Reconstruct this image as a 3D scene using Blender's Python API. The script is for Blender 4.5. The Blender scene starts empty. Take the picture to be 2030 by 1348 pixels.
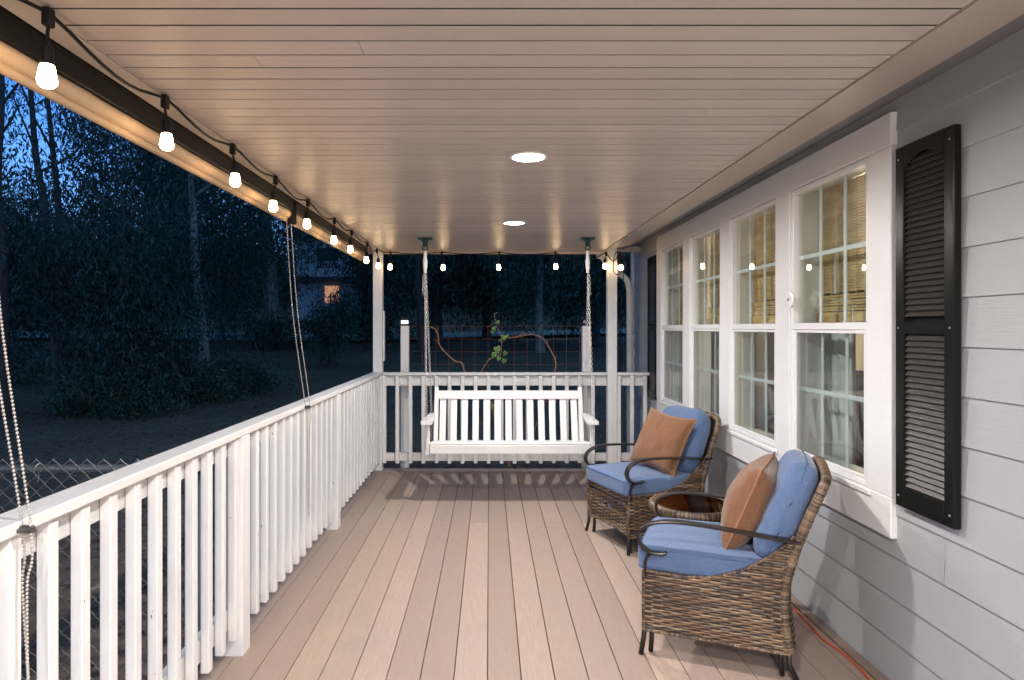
import bpy, math, random
import numpy as np
from mathutils import Vector, Matrix, noise
R = math.radians
PI = math.pi
random.seed(7); rng = np.random.default_rng(7)
sc = bpy.context.scene
col = sc.collection
# ------------------------------------------------------------ camera, sky, exposure
cam = bpy.data.objects.new('camera', bpy.data.cameras.new('camera')); col.objects.link(cam)
cam.location = (0, 0, 1.5); cam.rotation_euler = (R(90), 0, 0)
cam.data.sensor_width = 36; cam.data.lens = 36*1280/2030
cam.data.shift_x = 45/2030; cam.data.shift_y = -24/2030
cam.data.clip_start = 0.05; cam.data.clip_end = 600
sc.camera = cam
w = bpy.data.worlds.new('World'); sc.world = w; w.use_nodes = True
nt = w.node_tree; bg = nt.nodes['Background']
# dusk sky: blue afterglow low behind the grove, deep blue overhead
def wn(op,*ins):
    m=nt.nodes.new('ShaderNodeMath'); m.operation=op; m.use_clamp=False
    for i,v in enumerate(ins):
        if hasattr(v,'is_linked'): nt.links.new(v,m.inputs[i])
        else: m.inputs[i].default_value=v
    return m.outputs[0]
tc=nt.nodes.new('ShaderNodeTexCoord'); vm=nt.nodes.new('ShaderNodeVectorMath'); vm.operation='DOT_PRODUCT'
nt.links.new(tc.outputs['Generated'],vm.inputs[0]); vm.inputs[1].default_value=(-.62,.78,.12)
sx=nt.nodes.new('ShaderNodeSeparateXYZ'); nt.links.new(tc.outputs['Generated'],sx.inputs[0])
glow=wn('POWER',wn('MAXIMUM',vm.outputs['Value'],0.0),3.0)
cr=nt.nodes.new('ShaderNodeValToRGB'); nt.links.new(sx.outputs[2],cr.inputs[0])
cr.color_ramp.elements[0].position=0.0; cr.color_ramp.elements[0].color=(.16,.36,.70,1)
cr.color_ramp.elements[1].position=1.0; cr.color_ramp.elements[1].color=(.035,.085,.125,1)
e=cr.color_ramp.elements.new(.30); e.color=(.045,.17,.52,1)
e=cr.color_ramp.elements.new(.6); e.color=(.035,.105,.19,1)
nt.links.new(cr.outputs[0],bg.inputs[0])
nt.links.new(wn("ADD",wn("MULTIPLY",glow,1.5),1.0),bg.inputs[1])
sc.view_settings.view_transform = 'Standard'; sc.view_settings.look = 'None'
sc.view_settings.gamma = 1; sc.view_settings.exposure = 0.0
sc.cycles.max_bounces = 10; sc.cycles.diffuse_bounces = 5; sc.cycles.transparent_max_bounces = 24
DOWN_W = 46.0; BULB_L = 32.0
# ------------------------------------------------------------ helpers
def tag(o, label=None, cat=None, group=None, kind=None):
    if label: o['label'] = label
    if cat: o['category'] = cat
    if group: o['group'] = group
    if kind: o['kind'] = kind
    return o
def empty(name, loc=(0,0,0), rz=0, **k):
    o = bpy.data.objects.new(name, None); col.objects.link(o); o.empty_display_size = .1
    o.location = loc; o.rotation_euler = (0,0,rz); return tag(o, **k)
class MB:
    def __init__(s): s.v=[]; s.f=[]; s.c=[]; s.M=None; s.col=(1,1,1)
    def add(s, vs, fs, cols=None):
        n=len(s.v)
        if s.M is not None: vs=[tuple(s.M@Vector(p)) for p in vs]
        s.v+= [tuple(p) for p in vs]; s.f+=[tuple(i+n for i in f) for f in fs]
        s.c += cols if cols else [s.col]*len(vs)
    def box(s,x0,x1,y0,y1,z0,z1,c=0.0):
        if c<=0:
            vs=[(x,y,z) for x in (x0,x1) for y in (y0,y1) for z in (z0,z1)]
            s.add(vs,[(0,1,3,2),(4,6,7,5),(0,4,5,1),(2,3,7,6),(0,2,6,4),(1,5,7,3)]); return
        X=(x0,x1);Y=(y0,y1);Z=(z0,z1); vs=[]; idx={}
        for i in (0,1):
            for j in (0,1):
                for k in (0,1):
                    sx=1-2*i; sy=1-2*j; sz=1-2*k
                    for a in range(3):
                        p=[X[i]+sx*c,Y[j]+sy*c,Z[k]+sz*c]; p[a]=(X[i],Y[j],Z[k])[a]
                        idx[(i,j,k,a)]=len(vs); vs.append(p)
        fs=[]
        for i in (0,1): fs.append([idx[(i,j,k,0)] for j,k in ((0,0),(0,1),(1,1),(1,0))][::(1 if i==0 else -1)])
        for j in (0,1): fs.append([idx[(i,j,k,1)] for i,k in ((0,0),(1,0),(1,1),(0,1))][::(1 if j==0 else -1)])
        for k in (0,1): fs.append([idx[(i,j,k,2)] for i,j in ((0,0),(0,1),(1,1),(1,0))][::(1 if k==0 else -1)])
        for j in (0,1):
            for k in (0,1): fs.append((idx[(0,j,k,1)],idx[(1,j,k,1)],idx[(1,j,k,2)],idx[(0,j,k,2)]))
        for i in (0,1):
            for k in (0,1): fs.append((idx[(i,0,k,0)],idx[(i,1,k,0)],idx[(i,1,k,2)],idx[(i,0,k,2)]))
        for i in (0,1):
            for j in (0,1): fs.append((idx[(i,j,0,0)],idx[(i,j,1,0)],idx[(i,j,1,1)],idx[(i,j,0,1)]))
        for i in (0,1):
            for j in (0,1):
                for k in (0,1): fs.append(tuple(idx[(i,j,k,a)] for a in range(3)))
        s.add(vs,fs)
    def prism(s, pts, axis, a0, a1):
        n=len(pts); vs=[]
        for a in (a0,a1):
            for p in pts:
                q=list(p); q.insert(axis,a); vs.append(q)
        s.add(vs,[tuple(range(n)),tuple(range(2*n-1,n-1,-1))]+[(i,(i+1)%n,(i+1)%n+n,i+n) for i in range(n)])
    def tube(s, pts, r, n=8, caps=True, closed=False, cols=None):
        P=[Vector(p) for p in pts]; m=len(P); rs=r if hasattr(r,'__len__') else [r]*m
        vs=[]; cc=[]; up=None
        for i in range(m):
            if closed: t=P[(i+1)%m]-P[i-1]
            else: t=P[min(i+1,m-1)]-P[max(i-1,0)]
            t.normalize()
            if up is None:
                up=Vector((0,0,1)) if abs(t.z)<.9 else Vector((1,0,0))
            a=up-t*up.dot(t); a.normalize(); up=a; b=t.cross(a)
            for k in range(n):
                th=2*PI*k/n; vs.append(P[i]+(a*math.cos(th)+b*math.sin(th))*rs[i])
                if cols: cc.append(cols[i])
        fs=[]
        for i in range(m if closed else m-1):
            j=(i+1)%m
            for k in range(n): fs.append((i*n+k,i*n+(k+1)%n,j*n+(k+1)%n,j*n+k))
        if caps and not closed: fs+= [tuple(range(n-1,-1,-1)),tuple(range((m-1)*n,m*n))]
        s.add(vs,fs,cc or None)
    def strap(s, pts, side, hw, ht):
        # flat bar with slightly rounded section swept along pts; 'side' = width direction
        P=[Vector(p) for p in pts]; m=len(P); sd=Vector(side).normalized(); vs=[]
        prof=[(-1,-.5),(-.85,-1),(.85,-1),(1,-.5),(1,.5),(.85,1),(-.85,1),(-1,.5)]
        for i in range(m):
            t=(P[min(i+1,m-1)]-P[max(i-1,0)]).normalized(); nn=t.cross(sd).normalized()
            for a,b in prof: vs.append(P[i]+sd*a*hw+nn*b*ht)
        n=8; fs=[(i*n+k,i*n+(k+1)%n,(i+1)*n+(k+1)%n,(i+1)*n+k) for i in range(m-1) for k in range(n)]
        fs+= [tuple(range(n-1,-1,-1)),tuple(range((m-1)*n,m*n))]
        s.add(vs,fs)
    def lathe(s, prof, n=16, c=(0,0,0), ax='z'):
        vs=[]
        for r,z in prof:
            for k in range(n):
                th=2*PI*k/n; a,b=r*math.cos(th),r*math.sin(th)
                vs.append((c[0]+a,c[1]+b,c[2]+z) if ax=='z' else ((c[0]+z,c[1]+a,c[2]+b) if ax=='x' else (c[0]+a,c[1]+z,c[2]+b)))
        m=len(prof); fs=[(i*n+k,i*n+(k+1)%n,(i+1)*n+(k+1)%n,(i+1)*n+k) for i in range(m-1) for k in range(n)]
        fs+=[tuple(range(n-1,-1,-1)),tuple(range((m-1)*n,m*n))]
        s.add(vs,fs)
    def build(s,name,mat,parent=None,smooth=False,**k):
        me=bpy.data.meshes.new(name); me.from_pydata(s.v,[],s.f); me.validate()
        if any(c!=(1,1,1) for c in s.c[:2000:7]) and len(me.vertices)==len(s.c):
            ca=me.color_attributes.new('Col','FLOAT_COLOR','POINT')
            a=np.ones((len(s.c),4),np.float32); a[:,:3]=np.array(s.c,np.float32); ca.data.foreach_set('color',a.ravel())
        me.materials.append(mat)
        if smooth:
            me.shade_smooth() if hasattr(me,'shade_smooth') else [setattr(p,'use_smooth',True) for p in me.polygons]
        o=bpy.data.objects.new(name,me); col.objects.link(o); o.parent=parent
        return tag(o,**k)
def smooth_path(pts, k=6):
    P=[Vector(p) for p in pts]; out=[]
    for i in range(len(P)-1):
        a=P[max(i-1,0)];b=P[i];c=P[i+1];d=P[min(i+2,len(P)-1)]
        for j in range(k):
            t=j/k; out.append(.5*((2*b)+(c-a)*t+(2*a-5*b+4*c-d)*t*t+(3*b-a-3*c+d)*t**3))
    out.append(P[-1]); return out
# ------------------------------------------------------------ materials
def mat(name, c, rough=.5, metal=0, spec=.5, build=None):
    m=bpy.data.materials.new(name); m.use_nodes=True; n=m.node_tree; b=n.nodes['Principled BSDF']
    b.inputs['Base Color'].default_value=(*c,1); b.inputs['Roughness'].default_value=rough
    b.inputs['Metallic'].default_value=metal; b.inputs['Specular IOR Level'].default_value=spec
    if build: build(n,b)
    return m
def coords(n, scale, obj=True):
    tc=n.nodes.new('ShaderNodeTexCoord'); mp=n.nodes.new('ShaderNodeMapping'); mp.inputs['Scale'].default_value=scale
    n.links.new(tc.outputs['Object'],mp.inputs[0]); return mp.outputs[0]
def noise_n(n, vec, scale=1, detail=4, rough=.55, dist=0):
    t=n.nodes.new('ShaderNodeTexNoise'); t.inputs['Scale'].default_value=scale; t.inputs['Detail'].default_value=detail
    t.inputs['Roughness'].default_value=rough; t.inputs['Distortion'].default_value=dist
    n.links.new(vec,t.inputs['Vector']); return t.outputs['Fac']
def mixcol(n, fac, a, b, mode='MIX'):
    m=n.nodes.new('ShaderNodeMix'); m.data_type='RGBA'; m.blend_type=mode
    for s,v in ((m.inputs[0],fac),(m.inputs[6],a),(m.inputs[7],b)):
        if hasattr(v,'links') or hasattr(v,'is_linked'): n.links.new(v,s)
        elif hasattr(v,'__len__'): s.default_value=(*v,1)
        else: s.default_value=v
    return m.outputs[2]
def ramp(n, fac, p0, p1):
    r=n.nodes.new('ShaderNodeMapRange'); r.inputs[1].default_value=p0; r.inputs[2].default_value=p1
    n.links.new(fac,r.inputs[0]); return r.outputs[0]
def bump(n, b, h, strength=.3, dist=.002):
    k=n.nodes.new('ShaderNodeBump'); k.inputs['Strength'].default_value=strength; k.inputs['Distance'].default_value=dist
    n.links.new(h,k.inputs['Height']); n.links.new(k.outputs[0],b.inputs['Normal'])
def painted(name, c, rough=.45, sc_=(30,30,3), bs=.25, dirt=.12, dist=.0015, attr=False):
    def bd(n,b):
        f=noise_n(n,coords(n,sc_),1,6,.6,.3); g=noise_n(n,coords(n,(3,3,3)),1,5,.6)
        base=c
        if attr:
            a=n.nodes.new('ShaderNodeAttribute'); a.attribute_name='Col'
            base=mixcol(n,1.0,c,a.outputs['Color'],'MULTIPLY')
        x=mixcol(n,ramp(n,g,.45,.8),base,tuple(v*(1-dirt) for v in c) if not attr else (0.3,.25,.2))
        if attr: x=mixcol(n,.9,x,base)
        x=mixcol(n,ramp(n,f,.3,.75),x,mixcol(n,dirt,x,(.25,.2,.17)))
        if 'white' in name:
            sp=noise_n(n,coords(n,(38,38,22)),1,2,.5); x=mixcol(n,ramp(n,sp,.765,.775),x,(.22,.17,.13))
        n.links.new(x,b.inputs['Base Color']); bump(n,b,f,bs,dist)
    return mat(name,c,rough,build=bd)
M={}
M['white']=painted('white_paint',(.77,.77,.765),.42)
M['white_y']=painted('white_paint_along',(.75,.745,.73),.42,(30,3,30))
M['white_x']=painted('white_paint_across',(.72,.72,.71),.42,(3,30,30))
M['trimw']=painted('window_trim_paint',(.79,.785,.775),.38,(30,4,60),.5,.06,.0015)
M['vinyl']=mat('white_vinyl',(.8,.8,.79),.25)
M['grid']=mat('grille_vinyl',(.8,.84,.84),.3)
M['cream']=painted('eave_paint',(.50,.435,.385),.38,(20,3,20),.2,.1)
M['siding']=painted('siding_paint',(.385,.398,.41),.5,(80,9,150),.55,.05,.0016)
M['cove']=painted('cove_paint',(.22,.215,.22),.5,(20,3,20),.3,.08)
def ceil_b(n,b):
    v=coords(n,(45,330,40)); f=noise_n(n,v,1,5,.6,.4); v2=coords(n,(300,60,18)); g=noise_n(n,v2,1,3,.5)
    ad=n.nodes.new('ShaderNodeMath'); ad.operation='ADD'; n.links.new(f,ad.inputs[0]); n.links.new(g,ad.inputs[1])
    a=n.nodes.new('ShaderNodeAttribute'); a.attribute_name='Col'
    base=mixcol(n,1.0,(.555,.485,.45),a.outputs['Color'],'MULTIPLY')
    vo=n.nodes.new('ShaderNodeTexNoise'); vo.inputs['Scale'].default_value=1; n.links.new(coords(n,(22,60,1)),vo.inputs['Vector']); vo.inputs['Detail'].default_value=2
    sp=ramp(n,vo.outputs['Fac'],.80,.82)
    n.links.new(mixcol(n,sp,base,(.12,.09,.07)),b.inputs['Base Color']); bump(n,b,ad.outputs[0],.85,.002)
M['ceil']=mat('ceiling_paint',(.5,.43,.38),.26,0,.9,build=ceil_b)
def deck_b(n,b):
    a=n.nodes.new('ShaderNodeAttribute'); a.attribute_name='Col'
    f=noise_n(n,coords(n,(90,7,90)),1,6,.7,.2); g=noise_n(n,coords(n,(2.6,1.2,1)),1,6,.7); h=noise_n(n,coords(n,(60,40,60)),1,3,.7)
    x=mixcol(n,1.0,(.385,.292,.240),a.outputs['Color'],'MULTIPLY')
    x=mixcol(n,ramp(n,f,.35,.75),x,mixcol(n,.4,x,(.19,.14,.11)))
    x=mixcol(n,ramp(n,g,.45,.75),x,mixcol(n,.45,x,(.27,.235,.21)))
    x=mixcol(n,ramp(n,h,.66,.74),x,mixcol(n,.35,x,(.6,.54,.48)))
    n.links.new(x,b.inputs['Base Color']); bump(n,b,f,.35,.0012)
M['deck']=mat('composite_decking',(.4,.33,.29),.62,build=deck_b)
M['dark']=mat('dark_void',(.03,.025,.02),.8)
M['shut']=painted('black_shutter',(.009,.010,.010),.28,(60,60,5),.6,.0,.002); M['shut'].node_tree.nodes['Principled BSDF'].inputs['Specular IOR Level'].default_value=.16
M['louv']=painted('shutter_louver',(.042,.036,.032),.34,(60,14,90),.8,.0,.002); M['louv'].node_tree.nodes['Principled BSDF'].inputs['Specular IOR Level'].default_value=.35
M['bronze']=mat('bronze_metal',(.045,.038,.034),.38,.75)
M['black']=mat('black_rubber',(.006,.0055,.005),.5,0,.25)
M['green']=mat('green_iron',(.015,.06,.05),.45,.4)
M['galv']=mat('galvanised_steel',(.55,.55,.54),.35,.85)
M['chainw']=mat('coated_chain',(.52,.49,.46),.4,.35)
M['bead']=mat('ball_chain_bead',(.48,.44,.40),.35,.3)
M['clip']=mat('dark_clip',(.10,.10,.10),.4,.6)
M['wire']=mat('rusty_wire',(.16,.085,.055),.6,.4)
M['housing']=mat('shade_housing',(.006,.0055,.005),.45,0,.2)
M['orange']=mat('orange_cord',(.55,.075,.02),.5)
M['cord']=mat('grey_cord',(.10,.09,.08),.5)
M['screw']=mat('screw_head',(.4,.4,.4),.35,.8)
def wick_b(n,b):
    a=n.nodes.new('ShaderNodeAttribute'); a.attribute_name='Col'
    f=noise_n(n,coords(n,(160,160,160)),1,3,.6)
    x=mixcol(n,ramp(n,f,.3,.75),a.outputs['Color'],mixcol(n,.45,a.outputs['Color'],(.03,.02,.015)))
    n.links.new(x,b.inputs['Base Color'])
M['wick']=mat('resin_wicker',(.2,.13,.08),.42,build=wick_b)
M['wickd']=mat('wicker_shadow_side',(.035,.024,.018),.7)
def fab(name,c,c2,rough=.85,sc_=420,ns=14,bs=.5):
    def bd(n,b):
        wx=n.nodes.new('ShaderNodeTexWave'); wx.bands_direction='X'; wx.inputs['Scale'].default_value=sc_/6.28; wx.inputs['Distortion'].default_value=1.5
        wy=n.nodes.new('ShaderNodeTexWave'); wy.bands_direction='DIAGONAL'; wy.inputs['Scale'].default_value=sc_/6.28; wy.inputs['Distortion'].default_value=1.5
        v=coords(n,(1,1,1)); n.links.new(v,wx.inputs[0]); n.links.new(v,wy.inputs[0])
        s1=noise_n(n,coords(n,(220,20,220)),1,3,.6); s2=noise_n(n,coords(n,(20,220,20)),1,3,.6)
        m=n.nodes.new('ShaderNodeMath'); m.operation='ADD'; n.links.new(s1,m.inputs[0]); n.links.new(s2,m.inputs[1])
        big=noise_n(n,coords(n,(ns,ns,ns)),1,4,.6)
        x=mixcol(n,ramp(n,m.outputs[0],.7,1.3),c,c2); x=mixcol(n,ramp(n,big,.4,.8),x,mixcol(n,.3,x,c2))
        n.links.new(x,b.inputs['Base Color']); m2=n.nodes.new('ShaderNodeMath'); m2.operation='MULTIPLY_ADD'
        n.links.new(big,m2.inputs[0]); m2.inputs[1].default_value=1.5; n.links.new(m.outputs[0],m2.inputs[2])
        bump(n,b,m2.outputs[0],bs,.0025)
        b.inputs['Sheen Weight'].default_value=.25
    return mat(name,c,rough,spec=.2,build=bd)
M['blue']=fab('blue_fabric',(.070,.122,.245),(.122,.178,.305))
M['piping']=mat('dark_blue_piping',(.06,.11,.24),.8)
M['brown']=fab('brown_suede',(.245,.118,.060),(.165,.078,.038),.9,300,9,.35)
M['tanp']=mat('tan_piping',(.33,.165,.09),.85)
def glass_m(name, tint, gl=1.0, r=0.0):
    m=bpy.data.materials.new(name); m.use_nodes=True; n=m.node_tree; n.nodes.clear()
    o=n.nodes.new('ShaderNodeOutputMaterial'); t=n.nodes.new('ShaderNodeBsdfTransparent'); t.inputs[0].default_value=(*tint,1)
    g=n.nodes.new('ShaderNodeBsdfGlossy'); g.inputs['Roughness'].default_value=r; g.inputs[0].default_value=(1,1,1,1)
    f=n.nodes.new('ShaderNodeLayerWeight'); f.inputs[0].default_value=.5
    p5=n.nodes.new('ShaderNodeMath'); p5.operation='POWER'; p5.inputs[1].default_value=5; n.links.new(f.outputs['Facing'],p5.inputs[0])
    k=n.nodes.new('ShaderNodeMath'); k.operation='MULTIPLY_ADD'; k.inputs[1].default_value=.9; k.inputs[2].default_value=.045*gl; n.links.new(p5.outputs[0],k.inputs[0])
    x=n.nodes.new('ShaderNodeMixShader'); n.links.new(k.outputs[0],x.inputs[0]); n.links.new(t.outputs[0],x.inputs[1]); n.links.new(g.outputs[0],x.inputs[2])
    n.links.new(x.outputs[0],o.inputs[0]); return m
M['glass']=glass_m('window_glass',(.87,.94,.915),2.8)
M['amber']=glass_m('amber_glass',(.42,.25,.14),4.0)
def screen_m():
    m=glass_m('insect_screen',(.80,.80,.79),.3,.4); return m
M['screen']=screen_m()
def emis(name,c,s):
    m=bpy.data.materials.new(name); m.use_nodes=True; n=m.node_tree; b=n.nodes['Principled BSDF']
    b.inputs['Base Color'].default_value=(.8,.8,.8,1); b.inputs['Emission Color'].default_value=(*c,1); b.inputs['Emission Strength'].default_value=s
    return m
M['bulb']=emis('lit_bulb',(1,.66,.34),BULB_L)
M['lens']=emis('downlight_lens',(1,.95,.9),16)
M['solar']=emis('solar_cap_glow',(.85,.93,1),1.6)
M['winlit']=emis('lit_window_glow',(1,.45,.18),.5)
M['shade']=emis('lit_lampshade',(1,.72,.45),.35)
def bamboo_b(n,b):
    f=noise_n(n,coords(n,(40,9,330)),1,3,.6); g=noise_n(n,coords(n,(3,3,14)),1,3,.6)
    x=mixcol(n,ramp(n,f,.3,.7),(.74,.50,.23),(.42,.25,.10)); x=mixcol(n,ramp(n,g,.4,.7),x,(.85,.64,.34))
    n.links.new(x,b.inputs['Base Color'])
M['bamboo']=mat('bamboo_slats',(.4,.25,.1),.45,build=bamboo_b)
M['straw']=mat('blind_cord',(.62,.5,.25),.7)
M['shadefab']=mat('rolled_shade_fabric',(.55,.40,.26),.7,build=lambda n,b:bump(n,b,noise_n(n,coords(n,(300,300,300)),1,2,.5),.4,.002))
M['curtain']=mat('grey_curtain',(.72,.74,.72),.85)
M['room']=mat('room_wall',(.42,.38,.33),.8); M['wood']=mat('dark_wood',(.10,.05,.03),.5)
def zeb(n,b):
    wv=n.nodes.new('ShaderNodeTexWave'); wv.wave_type='RINGS'; wv.inputs['Scale'].default_value=5; wv.inputs['Distortion'].default_value=6; wv.inputs['Detail'].default_value=1
    n.links.new(coords(n,(1,1,1)),wv.inputs[0]); n.links.new(mixcol(n,ramp(n,wv.outputs['Fac'],.45,.55),(.03,.022,.02),(.3,.22,.18)),b.inputs['Base Color'])
M['zebra']=mat('swirl_fabric',(.1,.1,.1),.8,build=zeb)
def ground_b(n,b):
    g=noise_n(n,coords(n,(.35,.35,.35)),1,5,.6); f=noise_n(n,coords(n,(11,11,11)),1,6,.75); h=noise_n(n,coords(n,(55,55,55)),1,3,.6)
    x=mixcol(n,ramp(n,g,.35,.65),(.24,.17,.135),(.36,.27,.21)); x=mixcol(n,ramp(n,f,.5,.75),x,(.045,.032,.025)); x=mixcol(n,ramp(n,h,.66,.72),x,(.26,.21,.17))
    n.links.new(x,b.inputs['Base Color']); bump(n,b,f,.9,.03)
M['ground']=mat('bare_earth',(.12,.08,.06),.95,spec=.1,build=ground_b)
M['road']=mat('pale_road',(.58,.56,.54),.9,build=lambda n,b:bump(n,b,noise_n(n,coords(n,(9,9,9)),1,4,.6),.4,.01))
M['barkd']=mat('dark_bark',(.12,.09,.08),.9,build=lambda n,b:bump(n,b,noise_n(n,coords(n,(14,14,2)),1,5,.7),.8,.02))
M['bark']=mat('pale_bark',(.25,.2,.18),.85,build=lambda n,b:(n.links.new(mixcol(n,ramp(n,noise_n(n,coords(n,(7,7,1.2)),1,5,.7),.35,.65),(.60,.53,.50),(.18,.13,.11)),b.inputs['Base Color']),bump(n,b,noise_n(n,coords(n,(14,14,2)),1,5,.7),.8,.02)))
def leaf(name,c,c2):
    def bd(n,b):
        a=n.nodes.new('ShaderNodeAttribute'); a.attribute_name='Col'
        n.links.new(mixcol(n,a.outputs['Fac'],c,c2),b.inputs['Base Color'])
    return mat(name,c,.55,spec=.3,build=bd)
M['leafA']=leaf('eucalyptus_leaf',(.012,.030,.024),(.12,.185,.15))
M['leafB']=leaf('shrub_leaf',(.014,.038,.028),(.11,.20,.15))
M['litter']=leaf('dry_leaf',(.10,.065,.045),(.42,.35,.29))
M['vineleaf']=leaf('vine_leaf',(.06,.13,.03),(.13,.22,.06))
M['vine']=mat('vine_wood',(.22,.12,.07),.75,build=lambda n,b:bump(n,b,noise_n(n,coords(n,(60,60,60)),1,3,.6),.6,.004))
M['farwall']=mat('far_house_wall',(.6,.62,.66),.8); M['farroof']=mat('far_house_roof',(.05,.05,.06),.8)
M['fencerail']=mat('blue_grey_pipe',(.045,.065,.085),.5,.2)
M['fencemetal']=mat('dull_galvanised',(.30,.30,.30),.45,.6)
# ------------------------------------------------------------ deck, ceiling, eaves (setting)
WX=1.714; CZ=2.303
mb=MB(); x=-.008-.1445*9
while x<1.64:
    alt=round((x+.008)/.1445)%2; rs=random.random
    seams=[-3.2]+([1.05,4.974] if alt else [2.9 if rs()<0 else -0.4])+[6.74]
    x1=min(x+.1445,1.645)
    for a,b in zip(seams[:-1],seams[1:]):
        t=.78+.34*rs()*rs()+.12*rs(); mb.col=(t,t*(.985+.03*rs()),t*(.96+.06*rs()))
        if x1-x>.02: mb.box(x+.002,x1-.002,a+.0015,b-.0015,-.025,0,.0018)
    x+=.1445
mb.col=(.86,.85,.84); mb.box(-1.30,1.645,6.745,6.90,-.025,-.0,.002)
mb.col=(.62,.60,.56); mb.box(1.649,1.70,-3.2,6.9,-.025,.006,.002)
mb.col=(.3,.3,.3); mb.box(-1.28,1.9,-3.2,6.88,-.20,-.035)
mb.build('deck_floor',M['deck'],kind='structure')
mb=MB(); y=-3.0; 
while y<6.84:
    p=.0925; t=.94+.1*random.random(); mb.col=(t,t,t)
    wz=.0003*random.random(); g=.0042+.0030*(random.random()**2)
    y1=min(y+p,6.845)
    segs=[-1.13,random.uniform(-.8,.9),1.19] if random.random()<.3 else [-1.13,1.19]
    for a,b in zip(segs[:-1],segs[1:]): mb.box(a+.0008,b-.0008,y+g*1.0,y1-g*1.0,CZ+wz,CZ+.0035,.0004)
    y+=p
mb.col=(.05,.04,.035); mb.box(-1.14,1.20,-3.0,6.85,CZ+.0042,CZ+.03)
mb.build('ceiling',M['ceil'],kind='structure')
mb=MB()
mb.box(-1.213,-1.133,-3.0,6.85,CZ-.004,CZ+.03,.003)          # left soffit strip
mb.box(-1.30,1.24,6.853,6.95,CZ-.012,CZ+.14,.003)            # end beam
mb.prism([(1.193,CZ-.006),(1.50,CZ+.078),(1.50,CZ+.10),(1.193,CZ+.03)],1,-3.0,6.93)
mb.build('eaves',M['cream'],kind='structure')
mb=MB(); mb.prism([(1.503,CZ+.080),(WX+.01,CZ+.162),(WX+.01,CZ+.19),(1.503,CZ+.10)],1,-3.0,7.45)
mb.build('cove',M['cove'],kind='structure')
mb=MB(); mb.box(-1.50,5.6,-3.3,7.05,CZ+.20,CZ+.30); mb.box(-1.36,-1.31,-3.3,7.05,CZ-.02,CZ+.2); mb.box(-1.31,1.3,6.96,7.0,CZ,CZ+.2)
mb.box(1.3,5.6,7.05,7.62,CZ+.2,CZ+.3)
mb.build('roof',M['farroof'],kind='structure')
# ------------------------------------------------------------ house
house=empty('house',(WX,4.6,0),label='grey lap siding house wall with four white windows and black shutters',cat='house')
HO=Vector((WX,4.6,0))
class HB(MB):
    def build(s,name,mat,parent=None,**k):
        s.v=[(a-HO.x,b-HO.y,c) for a,b,c in s.v] if True else s.v
        return super().build(name,mat,parent,**k)
def hole(y0,y1,z0,z1): return not (y1<=2.80 or y0>=6.40 or z1<=.70 or z0>=2.33)
mb=HB()
z=-.0
k=0
while z<2.48:
    z1=min(z+.179,2.48); off=[1.9,5.1,3.6,0.9][k%4]
    for a,b in ((-3.0,2.80),(2.80,6.40),(6.40,7.62)):
        if a==2.80 and z1>.70 and z<2.33:
            zz=[(z,.70)] if z<.70 else ([(2.33,z1)] if z1>2.33 else [])
        else: zz=[(z,z1)]
        for za,zb in zz:
            def xx(q): return WX-.010*(1-(q-z)/.179)
            mb.prism([(xx(za),za),(xx(zb),zb),(WX+.02,zb),(WX+.02,za)],1,a,b)
    # butt joint line
    if k in (3,8): mb.box(WX-.014,WX-.011,2.42+.6*(k==8),2.424+.6*(k==8),z+.002,z1-.002)
    z=z1; k+=1
mb.build('siding',M['siding'],house)
mb=HB(); mb.box(WX+.022,WX+.14,-3.0,2.80,-.2,2.5); mb.box(WX+.022,WX+.14,6.40,7.62,-.2,2.5)
mb.box(WX+.022,WX+.14,2.80,6.40,-.2,.745); mb.box(WX+.022,WX+.14,2.80,6.40,2.30,2.5)
for a in (3.62,4.53,5.43): mb.box(WX+.022,WX+.14,a+.003,a+.17,.745,2.30)
mb.build('wall',M['room'],house)
mb=HB(); mb.box(WX-.025,WX+.02,7.625,7.72,-.4,2.48,.003); mb.build('corner_board',M['white'],house)
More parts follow.
